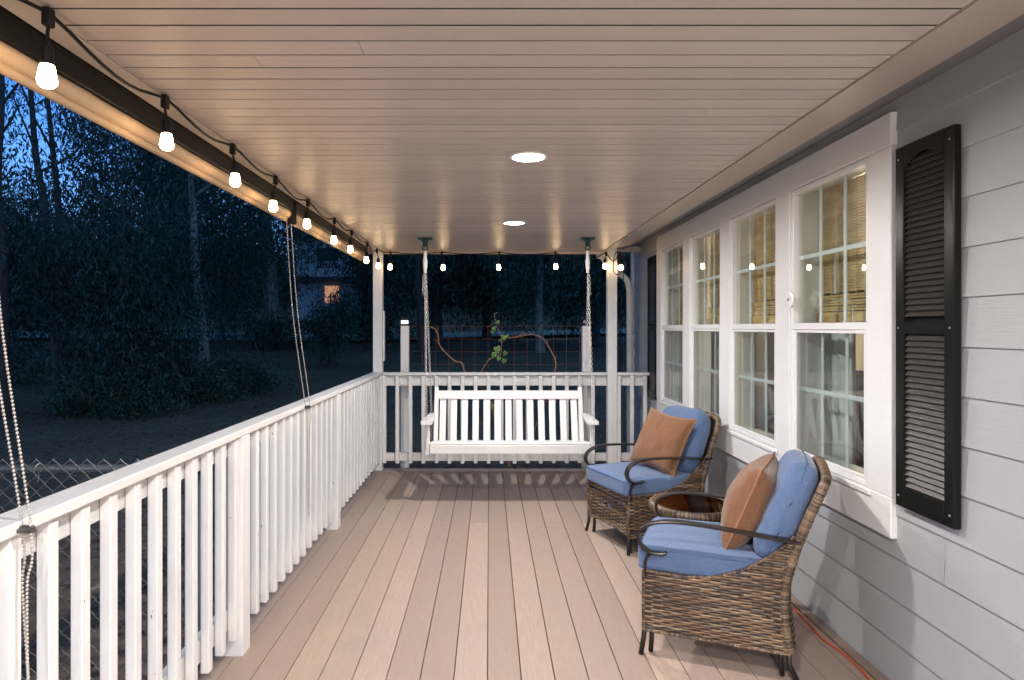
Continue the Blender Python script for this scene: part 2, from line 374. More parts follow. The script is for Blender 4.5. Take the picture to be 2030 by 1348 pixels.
# window casing
mb=HB(); tx=WX-.032
mb.box(tx,WX-.001,2.705,6.495,2.266,2.408,.004); mb.box(tx-.0,WX-.001,2.705,6.495,.614,.786,.004)
mb.box(tx-.001,WX-.001,2.705,2.872,.787,2.265,.004); mb.box(tx-.001,WX-.001,6.33,6.495,.787,2.265,.004)
WY=[(2.872,3.62),(3.79,4.525),(4.71,5.42),(5.615,6.33)]
for (a,b),(c,d) in zip(WY[:-1],WY[1:]): mb.box(tx-.001,WX-.001,b,c,.787,2.265,.004)
mb.build('window_casing',M['trimw'],house)
mb=HB()
for a,b in WY: mb.box(tx-.012,tx-.0015,a-.03,b+.03,.762,.785,.003)
mb.build('window_sill',M['trimw'],house)
for i,(a,b) in enumerate(WY):
    f=HB(); fx=WX-.024; t=.028
    f.box(fx,fx+.05,a+.001,a+t,.789,2.263,.003); f.box(fx,fx+.05,b-t,b-.001,.789,2.263,.003)
    f.box(fx,fx+.05,a+t,b-t,2.235,2.263,.003); f.box(fx,fx+.05,a+t,b-t,.789,.815,.003)
    f.box(fx-.004,fx+.052,a+t,b-t,1.490,1.526,.004); f.box(fx+.002,fx+.045,a+t,b-t,1.474,1.488,.002)
    # lower screen frame
    f.box(fx+.004,fx+.018,a+t+.001,a+t+.022,.816,1.473,.002); f.box(fx+.004,fx+.018,b-t-.022,b-t-.001,.816,1.473,.002)
    f.box(fx+.004,fx+.018,a+t+.022,b-t-.022,.816,.832,.002)
    # jamb linings and inner stool
    f.box(fx+.052,WX+.145,a-.012,a+.0,.789,2.263); f.box(fx+.052,WX+.145,b+.0,b+.003,.789,2.263)
    f.box(fx+.052,WX+.145,a,b,2.262,2.275); f.box(fx+.052,WX+.185,a-.03,b+.03,.762,.7885)
    win=f.build('window',M['vinyl'],house)
    def wb(fn,name,m,**k):
        q=HB(); fn(q); return q.build(name,m,win,**k)
    gx=fx+.030
    wb(lambda q:(q.add([(gx,a+t,1.526),(gx,b-t,1.526),(gx,b-t,2.235),(gx,a+t,2.235)],[(0,1,2,3)])),'glass_pane',M['glass'])
    wb(lambda q:(q.add([(gx+.008,a+t,.815),(gx+.008,b-t,.815),(gx+.008,b-t,1.474),(gx+.008,a+t,1.474)],[(0,1,2,3)])),'glass_pane',M['glass'])
    wb(lambda q:(q.add([(fx+.010,a+t+.022,.832),(fx+.010,b-t-.022,.832),(fx+.010,b-t-.022,1.473),(fx+.010,a+t+.022,1.473)],[(0,1,2,3)])),'insect_screen',M['screen'])
    def grid(q,z0,z1,zm,gx=gx):
        for r in (1/3,2/3):
            yy=a+t+(b-a-2*t)*r; q.box(gx+.003,gx+.010,yy-.0115,yy+.0115,z0,z1,.002)
        q.box(gx+.004,gx+.009,a+t,b-t,zm-.0115,zm+.0115,.002)
    wb(lambda q:grid(q,1.526,2.235,1.887),'window_grille',M['grid'])
    wb(lambda q:grid(q,.815,1.474,1.165,gx+.009),'window_grille',M['grid'])
# shutters
def shutter(y0,y1,x0):
    q=HB(); w_=y1-y0; st=.052; zb,zt=.772,2.236; d=.030
    q.box(x0,x0+d,y0,y0+st,zb,zt,.004); q.box(x0,x0+d,y1-st,y1,zb,zt,.004)
    q.box(x0+.001,x0+d-.002,y0+st,y1-st,zb,zb+.085,.003); q.box(x0+.001,x0+d-.002,y0+st,y1-st,1.475,1.525,.003)
    # arched top rail
    n=10
    for j in range(n):
        a=y0+st+(w_-2*st)*j/n; b=y0+st+(w_-2*st)*(j+1)/n; m=(j+.5)/n
        arch=.04*math.sin(PI*m)**1.5
        q.box(x0+.001,x0+d-.002,a,b,zt-.09+arch,zt-.001)
    q.box(x0+.0262,x0+d-.001,y0+st,y1-st,zb+.05,zt-.05)
    s=q.build('shutter',M['shut'],house)
    l=HB(); z=zb+.09
    while z<zt-.06:
        if not (1.455<z<1.53):
            l.prism([(x0+.005,z),(x0+.009,z-.003),(x0+.024,z+.021),(x0+.0195,z+.0225)],1,y0+st+.001,y1-st-.001)
        z+=.0236
    l.build('louvers',M['louv'],s)
    for yy in (y0+.02,y1-.02):
        for zz in (zb+.045,1.5,zt-.05):
            sc_=HB(); sc_.lathe([(.0045,0),(.005,-.001),(.003,-.003)],8,(x0,yy,zz),'x'); sc_.build('screw',M['screw'],s)
shutter(2.325,2.66,1.672); shutter(6.505,6.84,1.672)
# gutter downspout S-bend beyond the post
def px(x,y,Y): return Vector(((x-970)/1280*Y, Y, 1.5-(y-650)/1280*Y))
q=HB(); pts=smooth_path([px(1188,507,7.15),px(1196,511,7.15),px(1201,522,7.15),px(1210,534,7.2),px(1226,542,7.25),px(1240,552,7.3),px(1246,568,7.35),px(1247.5,590,7.35),px(1248,700,7.35),Vector((1.6,7.35,-.3))],5)
q.tube(pts,.034,10); q.box(1.19,1.27,7.02,7.2,2.27,2.33,.004)
q.build('downspout',M['white'],house,smooth=False)
q=HB(); q.box(1.25,1.72,7.3,7.36,2.36,2.42,.003); q.build('gable_fascia',M['cream'],house)
# round sensor disk on the near window
t=empty('window_thermometer',(1.655,3.54,1.655),label='small white round disc mounted on the edge of the nearest window',cat='sensor')
q=MB(); q.lathe([(.045,0),(.047,-.004),(.046,-.012),(.036,-.015)],28,(0,0,0),'x'); q.build('disc',M['vinyl'],t,smooth=False)
q=MB(); q.lathe([(.009,-.0155),(.0085,-.019)],12,(0,0,0),'x'); q.build('center_screw',M['screw'],t)
q=MB(); q.lathe([(.012,.001),(.010,.030)],12,(0,0,0),'x'); q.build('stem',M['vinyl'],t)
# ------------------------------------------------------------ room inside
q=MB(); q.box(4.3,4.35,.5,8.0,-.1,2.5); q.box(WX+.145,4.3,.45,.5,-.1,2.5); q.box(WX+.145,4.3,7.62,7.66,-.1,2.5); q.box(WX+.145,4.3,.5,7.62,2.44,2.49)
q.build('room_walls',M['room'],kind='structure')
q=MB(); q.box(WX+.145,4.3,.5,7.62,-.1,-.02); q.build('room_floor',M['wood'],kind='structure')
where=['nearest','second nearest','third nearest','farthest']
for i,(a,b) in enumerate(WY):
    bx=WX+.135; d=empty('bamboo_blind',(bx,(a+b)/2,1.56),label='woven bamboo roman blind lowered halfway behind the %s window'%where[i],cat='blind',group='bamboo blinds in the windows')
    q=MB(); h=(b-a)/2-.015; q.col=(1,1,1)
    z=.13
    while z<.70:
        wv=.006*math.sin(z*9+i); q.box(wv,wv+.003,-h,h,z,z+.0118); z+=.0150
    q.build('slats',M['bamboo'],d)
    q=MB()
    for j in range(4):
        zz=.0+.030*j; q.M=Matrix.Translation((-.010-.003*(j%2),0,zz))@Matrix.Rotation(R(-9),4,'Y'); [q.box(-.002,.002,-h-.003,h+.003,zq,zq+.0105) for zq in (0,.0135)]
    q.M=None; q.box(-.025,-.012,-h,h,-.03,.018,.003)
    q.build('folds',M['bamboo'],d)
    q=MB()
    for j in range(9):
        yy=-h+.04+(2*h-.08)*j/8; q.tube([(-.004,yy,.1),(-.002,yy+.004,.3),(-.002,yy-.003,.5),(-.003,yy,.7)],.003,5)
    q.build('cords',M['straw'],d)
    if i in (0,2): 
        q=MB(); q.tube(smooth_path([(-.02,.16,.60),(-.022,.155,.5),(-.024,.15,.3),(-.026,.15,.12)],4),[.002]*8+[.009]*5,6); q.build('pull_cord',M['curtain'],d)
    # curtains
    cy0,cy1=[(3.46,4.28),(4.60,5.25),(5.38,6.12),(6.30,7.25)][i]
    q=MB(); n=60; vs=[]
    for j in range(n+1):
        yy=cy0+(cy1-cy0)*j/n; xx=WX+.23+.022*math.sin(j*.95+i)+.01*math.sin(j*2.3)
        vs+=[(xx,yy,.35),(xx*1.0+.004*math.sin(j),yy,1.0),(xx,yy,2.3)]
    q.add(vs,[(3*j+r,3*j+3+r,3*j+4+r,3*j+1+r) for j in range(n) for r in (0,1)])
    o=q.build('curtain',M['curtain'],smooth=True,label='pleated grey curtain panel hanging behind the %s window'%where[i],cat='curtain',group='curtains behind the windows')
    sm=o.modifiers.new('s','SOLIDIFY'); sm.thickness=.003
# armchair with swirl pattern, lamp, far window seen inside
t=empty('patterned_armchair',(2.75,6.0,0),0,label='dark armchair with pale swirl pattern inside behind the second nearest window',cat='armchair')
q=MB(); q.box(-.35,.35,-.35,.35,.12,.46,.05); q.build('seat',M['zebra'],t)
q=MB(); q.box(.22,.36,-.36,.36,.46,1.25,.05); q.build('backrest',M['zebra'],t)
for s in (-1,1):
    q=MB(); q.box(-.33,.3,s*.38-.05,s*.38+.05,.12,.66,.04); q.build('armrest',M['zebra'],t)
t=empty('table_lamp',(2.75,4.62,0.76),label='table lamp with lit cream shade inside behind the nearest window',cat='lamp')
q=MB(); q.lathe([(.06,0),(.07,.02),(.03,.05),(.05,.2),(.02,.36),(.012,.5)],14); q.build('lamp_base',M['bronze'],t)
q=MB(); q.lathe([(.17,.44),(.12,.74)],24); q.build('lamp_shade',M['shade'],t,smooth=False)
t=empty('side_cabinet',(2.8,4.62,0),label='dark wood cabinet under the lit lamp inside the house',cat='cabinet')
q=MB(); q.box(-.3,.3,-.5,.5,0,.74,.01); q.build('body',M['wood'],t); q=MB(); q.box(-.32,.32,-.52,.52,.741,.76,.004); q.build('top',M['wood'],t)
lt=bpy.data.objects.new('lamp_light',bpy.data.lights.new('lamp_light','POINT')); col.objects.link(lt); lt.location=(2.75,4.62,1.62); lt.data.energy=45; lt.data.color=(1,.75,.5); lt.data.shadow_soft_size=.1
# ------------------------------------------------------------ posts and railings
def post(name,x0,x1,y0,y1,z0,z1,label,cat,group=None,m='white',c=.004):
    q=MB(); cx,cy=(x0+x1)/2,(y0+y1)/2; q.box(x0-cx,x1-cx,y0-cy,y1-cy,0,z1-z0,c)
    o=q.build(name,M[m],label=label,cat=cat,group=group); o.location=(cx,cy,z0); return o
corner=post('porch_post',-1.225,-1.128,6.79,6.885,-.35,CZ-.004,'white square porch post at the left end corner of the porch','post','porch posts')
q=MB(); q.box(.052,.068,-.03,.03,1.50,2.03,.003); q.build('bracket_strip',M['white'],corner)
post('porch_post',1.245,1.345,6.79,6.885,-.35,CZ+.03,'white square porch post near the house wall beside the downspout','post','porch posts')
lr=empty('side_railing',(-1.18,3,0),label='long white wooden railing with square balusters along the open left side',cat='railing')
L0=Vector((-1.18,3,0))
class LB(MB):
    O=L0
    def build(s,name,mat,parent=None,**k):
        s.v=[(a-s.O.x,b-s.O.y,c-s.O.z) for a,b,c in s.v]; return super().build(name,mat,parent,**k)
for a,b in ((-3.0,1.12),(1.122,4.83),(4.832,6.785)):
    q=LB(); q.box(-1.222,-1.125,a,b,1.004,1.036,.004); q.build('cap_rail',M['white_y'],lr)
segs=[(-2.9,1.05),(1.14,2.948),(3.046,4.80),(4.895,6.785)]
for a,b in segs:
    q=LB(); q.box(-1.222,-1.182,a,b,.915,1.002,.003); q.build('upper_rail',M['white_y'],lr)
    q=LB(); q.box(-1.222,-1.182,a,b,.13,.225,.003); q.build('lower_rail',M['white_y'],lr)
for a in (1.05,2.95,4.80):
    q=LB(); q.box(-1.224,-1.127,a,a+.094,-.02,1.002,.004); q.build('railing_post',M['white'],lr)
y=1.68-.1365*33
while y<6.74:
    if all(not(a-.055<y<a+.10) or True for a in (1.05,2.95,4.80)):
        blocked=any(a-.041<y<a+.094 for a in (1.05,2.95,4.80))
        if not blocked:
            q=LB(); q.box(-1.1805,-1.145,y,y+.039,.085+random.uniform(-.004,.004),1.002,.0035); q.build('baluster',M['white'],lr)
    y+=.1365
br=empty('end_railing',(.1,6.83,0),label='white wooden railing across the far end of the porch behind the swing',cat='railing')
class BB(LB): O=Vector((.1,6.83,0))
for a,b in ((-1.122,1.242),(1.348,1.69)):
    q=BB(); q.box(a,b,6.785,6.875,1.0,1.03,.004); q.build('cap_rail',M['white_x'],br)
    a2=a+.0 if a>0 else a-.003
    q=BB(); q.box(a2,b,6.84,6.875,.888,.998,.003); q.build('upper_rail',M['white_x'],br)
    q=BB(); q.box(a2,b,6.84,6.875,.09,.175,.003); q.build('lower_rail',M['white_x'],br)
x=-.97-.1375
while x<1.69:
    if not (1.2<x<1.36):
        q=BB(); q.box(x-.0195,x+.0195,6.80,6.839,.072+random.uniform(-.004,.004),.998,.0035); q.build('baluster',M['white'],br)
    x+=.1375
q=MB(); q.box(-1.30,WX+.02,-3.12,-3.02,-.2,2.5); q.build('bounce_wall',M['vinyl'],label='plain white wall added behind the camera to bounce fill light',cat='wall')  # unseen wall, added to throw fill light back along the porch
# ------------------------------------------------------------ downlights
for i,(lx,ly) in enumerate(((.184,3.02),(.19,4.92),(.185,1.12),(.19,-.78),(.19,-2.5))):  # last three are added out of view as fill, standing in for flash
    t=empty('ceiling_downlight',(lx,ly,CZ),label=['round white recessed ceiling light, the nearer and larger in view','round white recessed ceiling light above the front of the swing','added unseen recessed light for fill, overhead just behind the picture edge','added unseen recessed light for fill, behind the camera','added unseen recessed light for fill, shining on the bounce wall'][i],cat='ceiling light',group='recessed ceiling lights')
    q=MB(); q.lathe([(.074,-.002),(.078,-.009),(.090,-.007),(.094,-.001)],40); q.build('trim_ring',M['vinyl'],t,smooth=True)
    q=MB(); q.lathe([(.0005,-.0045),(.0735,-.0045)],40); q.build('lens',M['lens'],t)
    l=bpy.data.lights.new('downlight_lamp','AREA'); l.shape='DISK'; l.size=.06 if i==1 else .11; l.energy=DOWN_W*(.82,.98,.85,1.8,4.0)[i]; l.color=(1,.955,.92)
    o=bpy.data.objects.new('downlight_lamp',l); col.objects.link(o); o.parent=t; o.location=(0,0,-.013)
# ------------------------------------------------------------ string lights
tees=[(-1.11,1.61-.6),(-1.10,1.61),(-1.11,2.21),(-1.112,2.797),(-1.12,3.384),(-1.12,3.99),(-1.12,4.67),(-1.12,5.25),(-1.13,5.98),(-1.13,6.50),(-1.03,6.74),(-.497,6.75),(.106,6.75),(.69,6.75),(1.222,6.75),(1.37,6.77)]
tz=2.275
sl=empty('string_lights',(0,0,2.3),label='black cord of warm glowing bulbs strung along the ceiling edges',cat='string lights')
class SB(LB): O=Vector((0,0,2.3))
path=[]
for i,(a,b) in enumerate(zip(tees[:-1],tees[1:])):
    sag=.05 if i<9 else (.02,.035,.03,.03,.13,.16)[i-9]
    for j in range(8):
        s=j/8; path.append((a[0]+(b[0]-a[0])*s+.006*math.sin(PI*s*2),a[1]+(b[1]-a[1])*s,tz+.012-sag*4*s*(1-s)*(.8+.2*math.sin(i*1.7))+(.008 if 0<s<1 else 0)))
path.append((1.37,6.77,tz+.01))
path=[path[0]]+path[1:]
endp=smooth_path([(1.37,6.77,tz+.01),(1.40,6.77,2.285),(1.43,6.77,2.2),(1.425,6.77,2.13),(1.36,6.76,2.06),(1.30,6.74,2.09),(1.30,6.74,2.22),(1.33,6.75,2.29),(1.40,6.78,2.27),(1.415,6.80,2.1),(1.41,6.90,1.8),(1.40,6.91,1.5),(1.40,6.89,1.2),(1.39,6.90,.9),(1.40,6.91,.4)],5)
q=SB(); q.tube(path,.0052,7); q.tube(endp,.0048,7); q.tube([(1.413,6.88,1.84),(1.41,6.90,1.76),(1.41,6.90,1.70)],.013,8)
q.build('cable',M['black'],sl,smooth=True)
for i,(x,y) in enumerate(tees):
    wz=.012*random.uniform(-1,1)
    lean=random.uniform(-.016,.016); bzt=2.178+wz
    q=SB(); q.box(x-.010,x+.010,y-.014,y+.014,tz-.024,tz+.022,.003)
    q.tube([(x,y,tz-.028),(x+lean*.5,y,2.235),(x+lean,y,2.205)],.0045,7)
    c=(x+lean,y,bzt)
    q.lathe([(.010,.034),(.014,.026),(.0155,.0),(.0165,-.016)],14,c)
    s_=q.build('socket',M['black'],sl)
    q=SB(); q.lathe([(.0155,-.0165),(.0175,-.022),(.0205,-.042),(.0228,-.054),(.0215,-.063),(.0145,-.071),(.004,-.074)],18,c)
    b_=q.build('bulb',M['bulb'],s_,smooth=True)
# ------------------------------------------------------------ roller shades with ball chains
def shade(y0,y1,label):
    t=empty('roller_shade',(-1.25,y0,2.25),label=label,cat='roller shade',group='rolled-up shades along the open side')
    class Q(LB): O=Vector((-1.25,y0,2.25))
    q=Q(); q.box(-1.30,-1.217,y0,y1,2.226,2.298,.004); q.box(-1.217,-1.2145,y0,y1,2.286,2.297); q.build('housing',M['housing'],t)
    q=Q(); n=22; k=int((y1-y0-.04)/.01); 
    ys=[y0+.02+(y1-y0-.04)*j/60 for j in range(61)]
    q.tube([(-1.252,yy,2.207+.001*math.sin(yy*11)) for yy in ys],[.026+.0008*math.sin(yy*23)+.0005*math.sin(yy*71) for yy in ys],20)
    q.build('fabric_roll',M['shadefab'],t,smooth=True)
    q=Q(); q.tube([(-1.262,y0+.03,2.172),(-1.262,y1-.03,2.172)],.0145,14); q.build('hem_bar',M['shadefab'],t,smooth=True)
    for yy in (y0+.004,y1-.016):
        q=Q(); q.box(-1.285,-1.212,yy,yy+.012,2.15,2.296,.003); q.build('bracket',M['black'],t)
    return t
shA=shade(-.5,4.02,'rolled beige shade in a black cassette along the nearer left eave')
shB=shade(4.05,6.40,'rolled beige shade in a black cassette at the far left eave')
def beads(mb_,pts,r=.0042,pitch=.0098):
    P=[Vector(p) for p in pts]; out=[]; d=0
    for a,b in zip(P[:-1],P[1:]):
        L=(b-a).length
        while d<L: out.append(a+(b-a)*(d/L)); d+=pitch
        d-=L
    vs=[(1,0,0),(-1,0,0),(0,1,0),(0,-1,0),(0,0,1),(0,0,-1)]
    s=.577
    dirs=[(0,0,1)]+[(math.cos(a)*.8,math.sin(a)*.8,.6) for a in [PI/3*k for k in range(6)]]+[(math.cos(a)*.8,math.sin(a)*.8,-.6) for a in [PI/3*k+PI/6 for k in range(6)]]+[(0,0,-1)]
    fs=[(0,1+k,1+(k+1)%6) for k in range(6)]+[(1+k,7+k,1+(k+1)%6) for k in range(6)]+[(7+k,7+(k+1)%6,1+(k+1)%6) for k in range(6)]+[(13,7+(k+1)%6,7+k) for k in range(6)]
    for c in out: mb_.add([c+Vector(dd)*r for dd in dirs],fs)
    mb_.tube(pts,.0009,4)
def chainset(Yt,conn,zb,label,spread):
    t=empty('pull_chain',conn,label=label,cat='pull chain',group='beaded shade chains over the railing')
    class Q(LB): O=Vector(conn)
    cx,cy,cz=conn; top=2.17; g=1 if spread>0 else -1
    s1=smooth_path([(-1.235,Yt,top),(-1.20,Yt+(cy-Yt)*.5,(top+cz)/2-.0),(cx-.012*g,cy-.004,cz),(cx,cy,cz-.15),(cx+.004,cy,zb+.06),(cx+.008,cy,zb)],10)
    s2=smooth_path([(-1.245,Yt+spread,top),(-1.195,Yt+spread*.7+(cy-Yt)*.5,(top+cz)/2),(cx+.014*g,cy+.004,cz),(cx+.012*g,cy+.002,cz-.15),(cx+.010,cy,zb+.06),(cx+.008,cy,zb)],10)
    q=Q(); beads(q,s1); q.build('bead_strand',M['bead'],t,smooth=True)
    q=Q(); beads(q,s2); q.build('bead_strand',M['bead'],t,smooth=True)
    q=Q(); q.box(cx-.017,cx+.019,cy-.009,cy+.006,cz-.014,cz+.006,.004); q.tube([(cx-.018,cy-.012,cz-.006),(cx+.018,cy-.012,cz)],.006,8); q.build('clip',M['clip'],t)
chainset(1.60,(-1.112,1.553,1.02),.50,'beaded pull chain hanging in the left foreground over the railing',-.07)
chainset(3.93,(-1.112,3.95,1.02),.35,'beaded pull chain hanging farther along, midway down the railing',.12)
# ------------------------------------------------------------ porch swing
sw=empty('porch_swing',(.17,5.77,.5),label='white slatted wooden porch swing bench hanging on two chains',cat='porch swing')
class WB(LB): O=Vector((.17,5.77,.5))
xa,xb=-.505,.86
q=WB(); q.box(xa,xb,5.475,5.50,.43,.505,.004); q.build('apron',M['white_x'],sw)
q=WB()
for k in range(7):
    yy=5.475+.068*k; q.M=None; q.box(xa+.0,xb-.0,yy+.002,yy+.062,.506+.0-(.0095*k),.524-(.0095*k),.004)
q.build('seat',M['white_x'],sw)
q=WB()
for xx in (xa+.03,.178,xb-.06): q.prism([(5.502,.425),(5.96,.38),(5.96,.447),(5.502,.503)],0,xx,xx+.035)
q.build('seat_frame',M['white_y'],sw)
# backrest, leaning back
T=Matrix.Translation((0,5.93,.50))@Matrix.Rotation(R(-16),4,'X')
q=WB(); q.M=T; n=13
for k in range(n):
    xx=xa+.075+(xb-xa-.15)*k/(n-1); q.box(xx-.029,xx+.029,-.012,.006,-.09,.36,.003)
q.build('slats',M['white'],sw)
q=WB(); q.M=T; q.box(xa+.02,xb-.02,-.032,-.013,.345,.425,.004); q.build('top_rail',M['white_x'],sw)
q=WB(); q.M=T; q.box(xa+.02,xb-.02,-.032,-.013,-.085,-.045,.004); q.build('bottom_rail',M['white_x'],sw)
for xx in (xa-.005,xb-.033):
    q=WB(); q.M=T; q.box(xx,xx+.038,-.035,.012,-.10,.455,.004); q.build('back_post',M['white'],sw)
for s,xx in ((-1,xa-.022),(1,xb+.022)):
    q=WB(); pr=[(xx-.045,5.42),(xx+.035,5.42),(xx+.045,5.46),(xx+.04,5.75),(xx+.025,6.02),(xx-.025,6.02),(xx-.04,5.75),(xx-.055,5.46)]
    q.prism(pr,2,.685,.708); q.build('armrest',M['white_y'],sw)
    q=WB(); q.box(xx-.0175-.0*s,xx+.0175,5.50,5.545,.42,.684,.003); q.build('arm_support',M['white'],sw)
def link_chain(mb_,a,b,pitch=.023,L=.0155,W=.0085,r=.0020):
    a=Vector(a);b=Vector(b); t=(b-a).normalized(); n=int((b-a).length/pitch); u=t.cross(Vector((0,1,0.1))).normalized(); v=t.cross(u)
    for i in range(n):
        c=a+t*pitch*(i+.5); ax=(u+v*.25).normalized() if i%2 else (v-u*.45).normalized(); ct=[]
        for k in range(10):
            th=2*PI*k/10; ct.append(c+t*math.cos(th)*L+ax*math.sin(th)*W)
        mb_.tube(ct,r,5,closed=True)
for s,bx,arm in ((-1,-.573,xa-.03),(1,.879,xb+.03)):
    q=WB(); q.box(bx-.062,bx+.062,5.71,5.83,CZ-.012,CZ-.001,.003); q.box(bx-.022,bx+.022,5.765,5.775,CZ-.075,CZ-.012,.002)
    q.box(bx-.03,bx+.03,5.76,5.78,CZ-.035,CZ-.012,.003)
    q.tube([(bx+.022*math.cos(k*PI/8),5.755,CZ-.088+.022*math.sin(k*PI/8)) for k in range(16)],.006,7,closed=True)
    for dx in (-.05,.05): q.lathe([(.006,-.012),(.007,-.016),(.004,-.019)],8,(bx+dx,5.75,CZ))
    q.build('ceiling_bracket',M['green'],sw)
    q=WB(); q.lathe([(.009,0),(.014,-.005),(.015,-.05),(.021,-.10),(.019,-.155),(.015,-.165),(.014,-.20),(.006,-.205)],14,(bx,5.765,CZ-.112)); q.build('spring_cover',M['white'],sw,smooth=True)
    z0=CZ-.315; 
    q=WB(); link_chain(q,(bx,5.755,z0),(arm-.012*0,5.50,.70)); link_chain(q,(arm,5.50,.70),(arm,5.50,.45)); q.build('chain',M['chainw'],sw)
    q=WB(); link_chain(q,(bx+.006,5.775,z0),(arm,5.985,.70)); link_chain(q,(arm,5.985,.70),(arm,5.97,.45)); q.build('chain',M['chainw'],sw)
    q=WB(); link_chain(q,(bx-s*.0+.012*s,5.75,z0-.01),(bx+.018*s,5.745,z0-.20)); q.build('chain',M['chainw'],sw)
# ------------------------------------------------------------ wicker armchairs
PAL=[tuple(v*.8 for v in c) for c in [(.26,.155,.085),(.20,.115,.065),(.13,.075,.045),(.33,.215,.125),(.085,.055,.04),(.30,.19,.11),(.17,.12,.09),(.38,.27,.17),(.10,.075,.06)]]
def weave(mb_,P,u0f,u1f,v0,v1,pitch=.0118,period=.084,amp=.0046,step=.0078,phase=0):
    v=v0+pitch*.5; row=0
    while v<v1:
        u0=u0f(v); u1=u1f(v)
        if u1-u0>.02:
            n=max(3,int((u1-u0)/step)); vs=[];cs=[]; c=random.choice(PAL); run=0
            for i in range(n+1):
                u=u0+(u1-u0)*i/n
                if run<=0: c=random.choice(PAL); run=random.uniform(.04,.25); t=random.uniform(.8,1.15); c=tuple(x*t for x in c)
                run-=(u1-u0)/n
                o=amp*math.tanh(1.9*math.sin(2*PI*u/period+PI*(row%2)+phase))
                for dv,dn in ((-.47,-.002),(-.16,.0016),(.16,.0016),(.47,-.002)):
                    p,nn=P(u,v+dv*pitch*.97); vs.append(Vector(p)+Vector(nn)*(o+dn)); cs.append(c)
            mb_.add(vs,[(4*i+k,4*i+4+k,4*i+5+k,4*i+1+k) for i in range(n) for k in range(3)],cs)
        v+=pitch; row+=1
def stakes(mb_,P,u0,u1,lo,hi,period=.062):
    u=math.ceil(u0/(period/2))*(period/2)+period/4
    while u<u1:
        a,b=lo(u),hi(u)
        if b-a>.02: mb_.tube([P(u,a+(b-a)*k/5)[0] for k in range(6)],.0027,5)
        u+=period/2
def wrapped(mb_,path,r,pitch=.0075,n=10):
    P=[Vector(p) for p in path]; L=[0]
    for a,b in zip(P[:-1],P[1:]): L.append(L[-1]+(b-a).length)
    tot=L[-1]; m=int(tot/pitch)*3; pts=[];rs=[];cs=[]; c=random.choice(PAL)
    for i in range(m+1):
        s=tot*i/m; k=max(j for j in range(len(L)) if L[j]<=s+1e-9); k=min(k,len(P)-2)
        t=(s-L[k])/max(L[k+1]-L[k],1e-6); pts.append(P[k].lerp(P[k+1],min(t,1)))
        ph=i%3
        if ph==0: 
            c=random.choice(PAL); tt=random.uniform(.8,1.2); c=tuple(x*tt for x in c)
        rs.append(r if ph!=0 else r-.0022); cs.append(c if ph else tuple(x*.35 for x in c))
    mb_.tube(pts,rs,n,cols=cs)
def rbox(mb_,sx,sy,sz,r,n=10,puff=0.0,fn=None):
    # rounded, puffed cushion centred on 0 (half sizes)
    def surf(a,b,face):
        p={0:(a,b,1),1:(a,b,-1),2:(a,1,b),3:(a,-1,b),4:(1,a,b),5:(-1,a,b)}[face]
        q=Vector((p[0]*sx,p[1]*sy,p[2]*sz)); inn=Vector((max(-sx+r,min(sx-r,q.x)),max(-sy+r,min(sy-r,q.y)),max(-sz+r,min(sz-r,q.z))))
        d=q-inn
        if d.length>1e-9: q=inn+d.normalized()*r
        ax,ay=q.x/sx,q.y/sy
        q.z*=1+puff*max(0,1-ax*ax)*max(0,1-ay*ay); q.y*=1+puff*.12*(1-ax*ax)
        if fn: q=fn(q)
        return q
    for face in range(6):
        vs=[surf(math.sin(PI/2*(-1+2*i/n)),math.sin(PI/2*(-1+2*j/n)),face) for i in range(n+1) for j in range(n+1)]
        fs=[(i*(n+1)+j,(i+1)*(n+1)+j,(i+1)*(n+1)+j+1,i*(n+1)+j+1) for i in range(n) for j in range(n)]
        if face in (1,2,5): fs=[f[::-1] for f in fs]
        mb_.add(vs,fs)
def ring_xy(sx,sy,r,z,n=8):
    pts=[]
    for qx,qy,a0 in ((1,1,0),(-1,1,90),(-1,-1,180),(1,-1,270)):
        for k in range(n+1):
            a=R(a0+90*k/n); pts.append(((sx-r)*qx+r*math.cos(a),(sy-r)*qy+r*math.sin(a),z))
    return pts
def lerpt(tab,x):
    if x<=tab[0][0]: return tab[0][1]
    for (a,b),(c,d) in zip(tab[:-1],tab[1:]):
        if x<=c: t=(x-a)/(c-a); return b+(d-b)*t
    return tab[-1][1]
def ncube(x,y,z,k): return noise.noise(Vector((x*k,y*k,z*k)))
REAR=[(.10,-.31),(.25,-.285),(.40,-.287),(.55,-.325),(.70,-.380),(.87,-.450)]
TOPP=[(-.42,.80),(-.355,.66),(-.30,.585),(-.22,.515),(-.12,.445),(0.0,.398),(.12,.383),(.31,.386)]
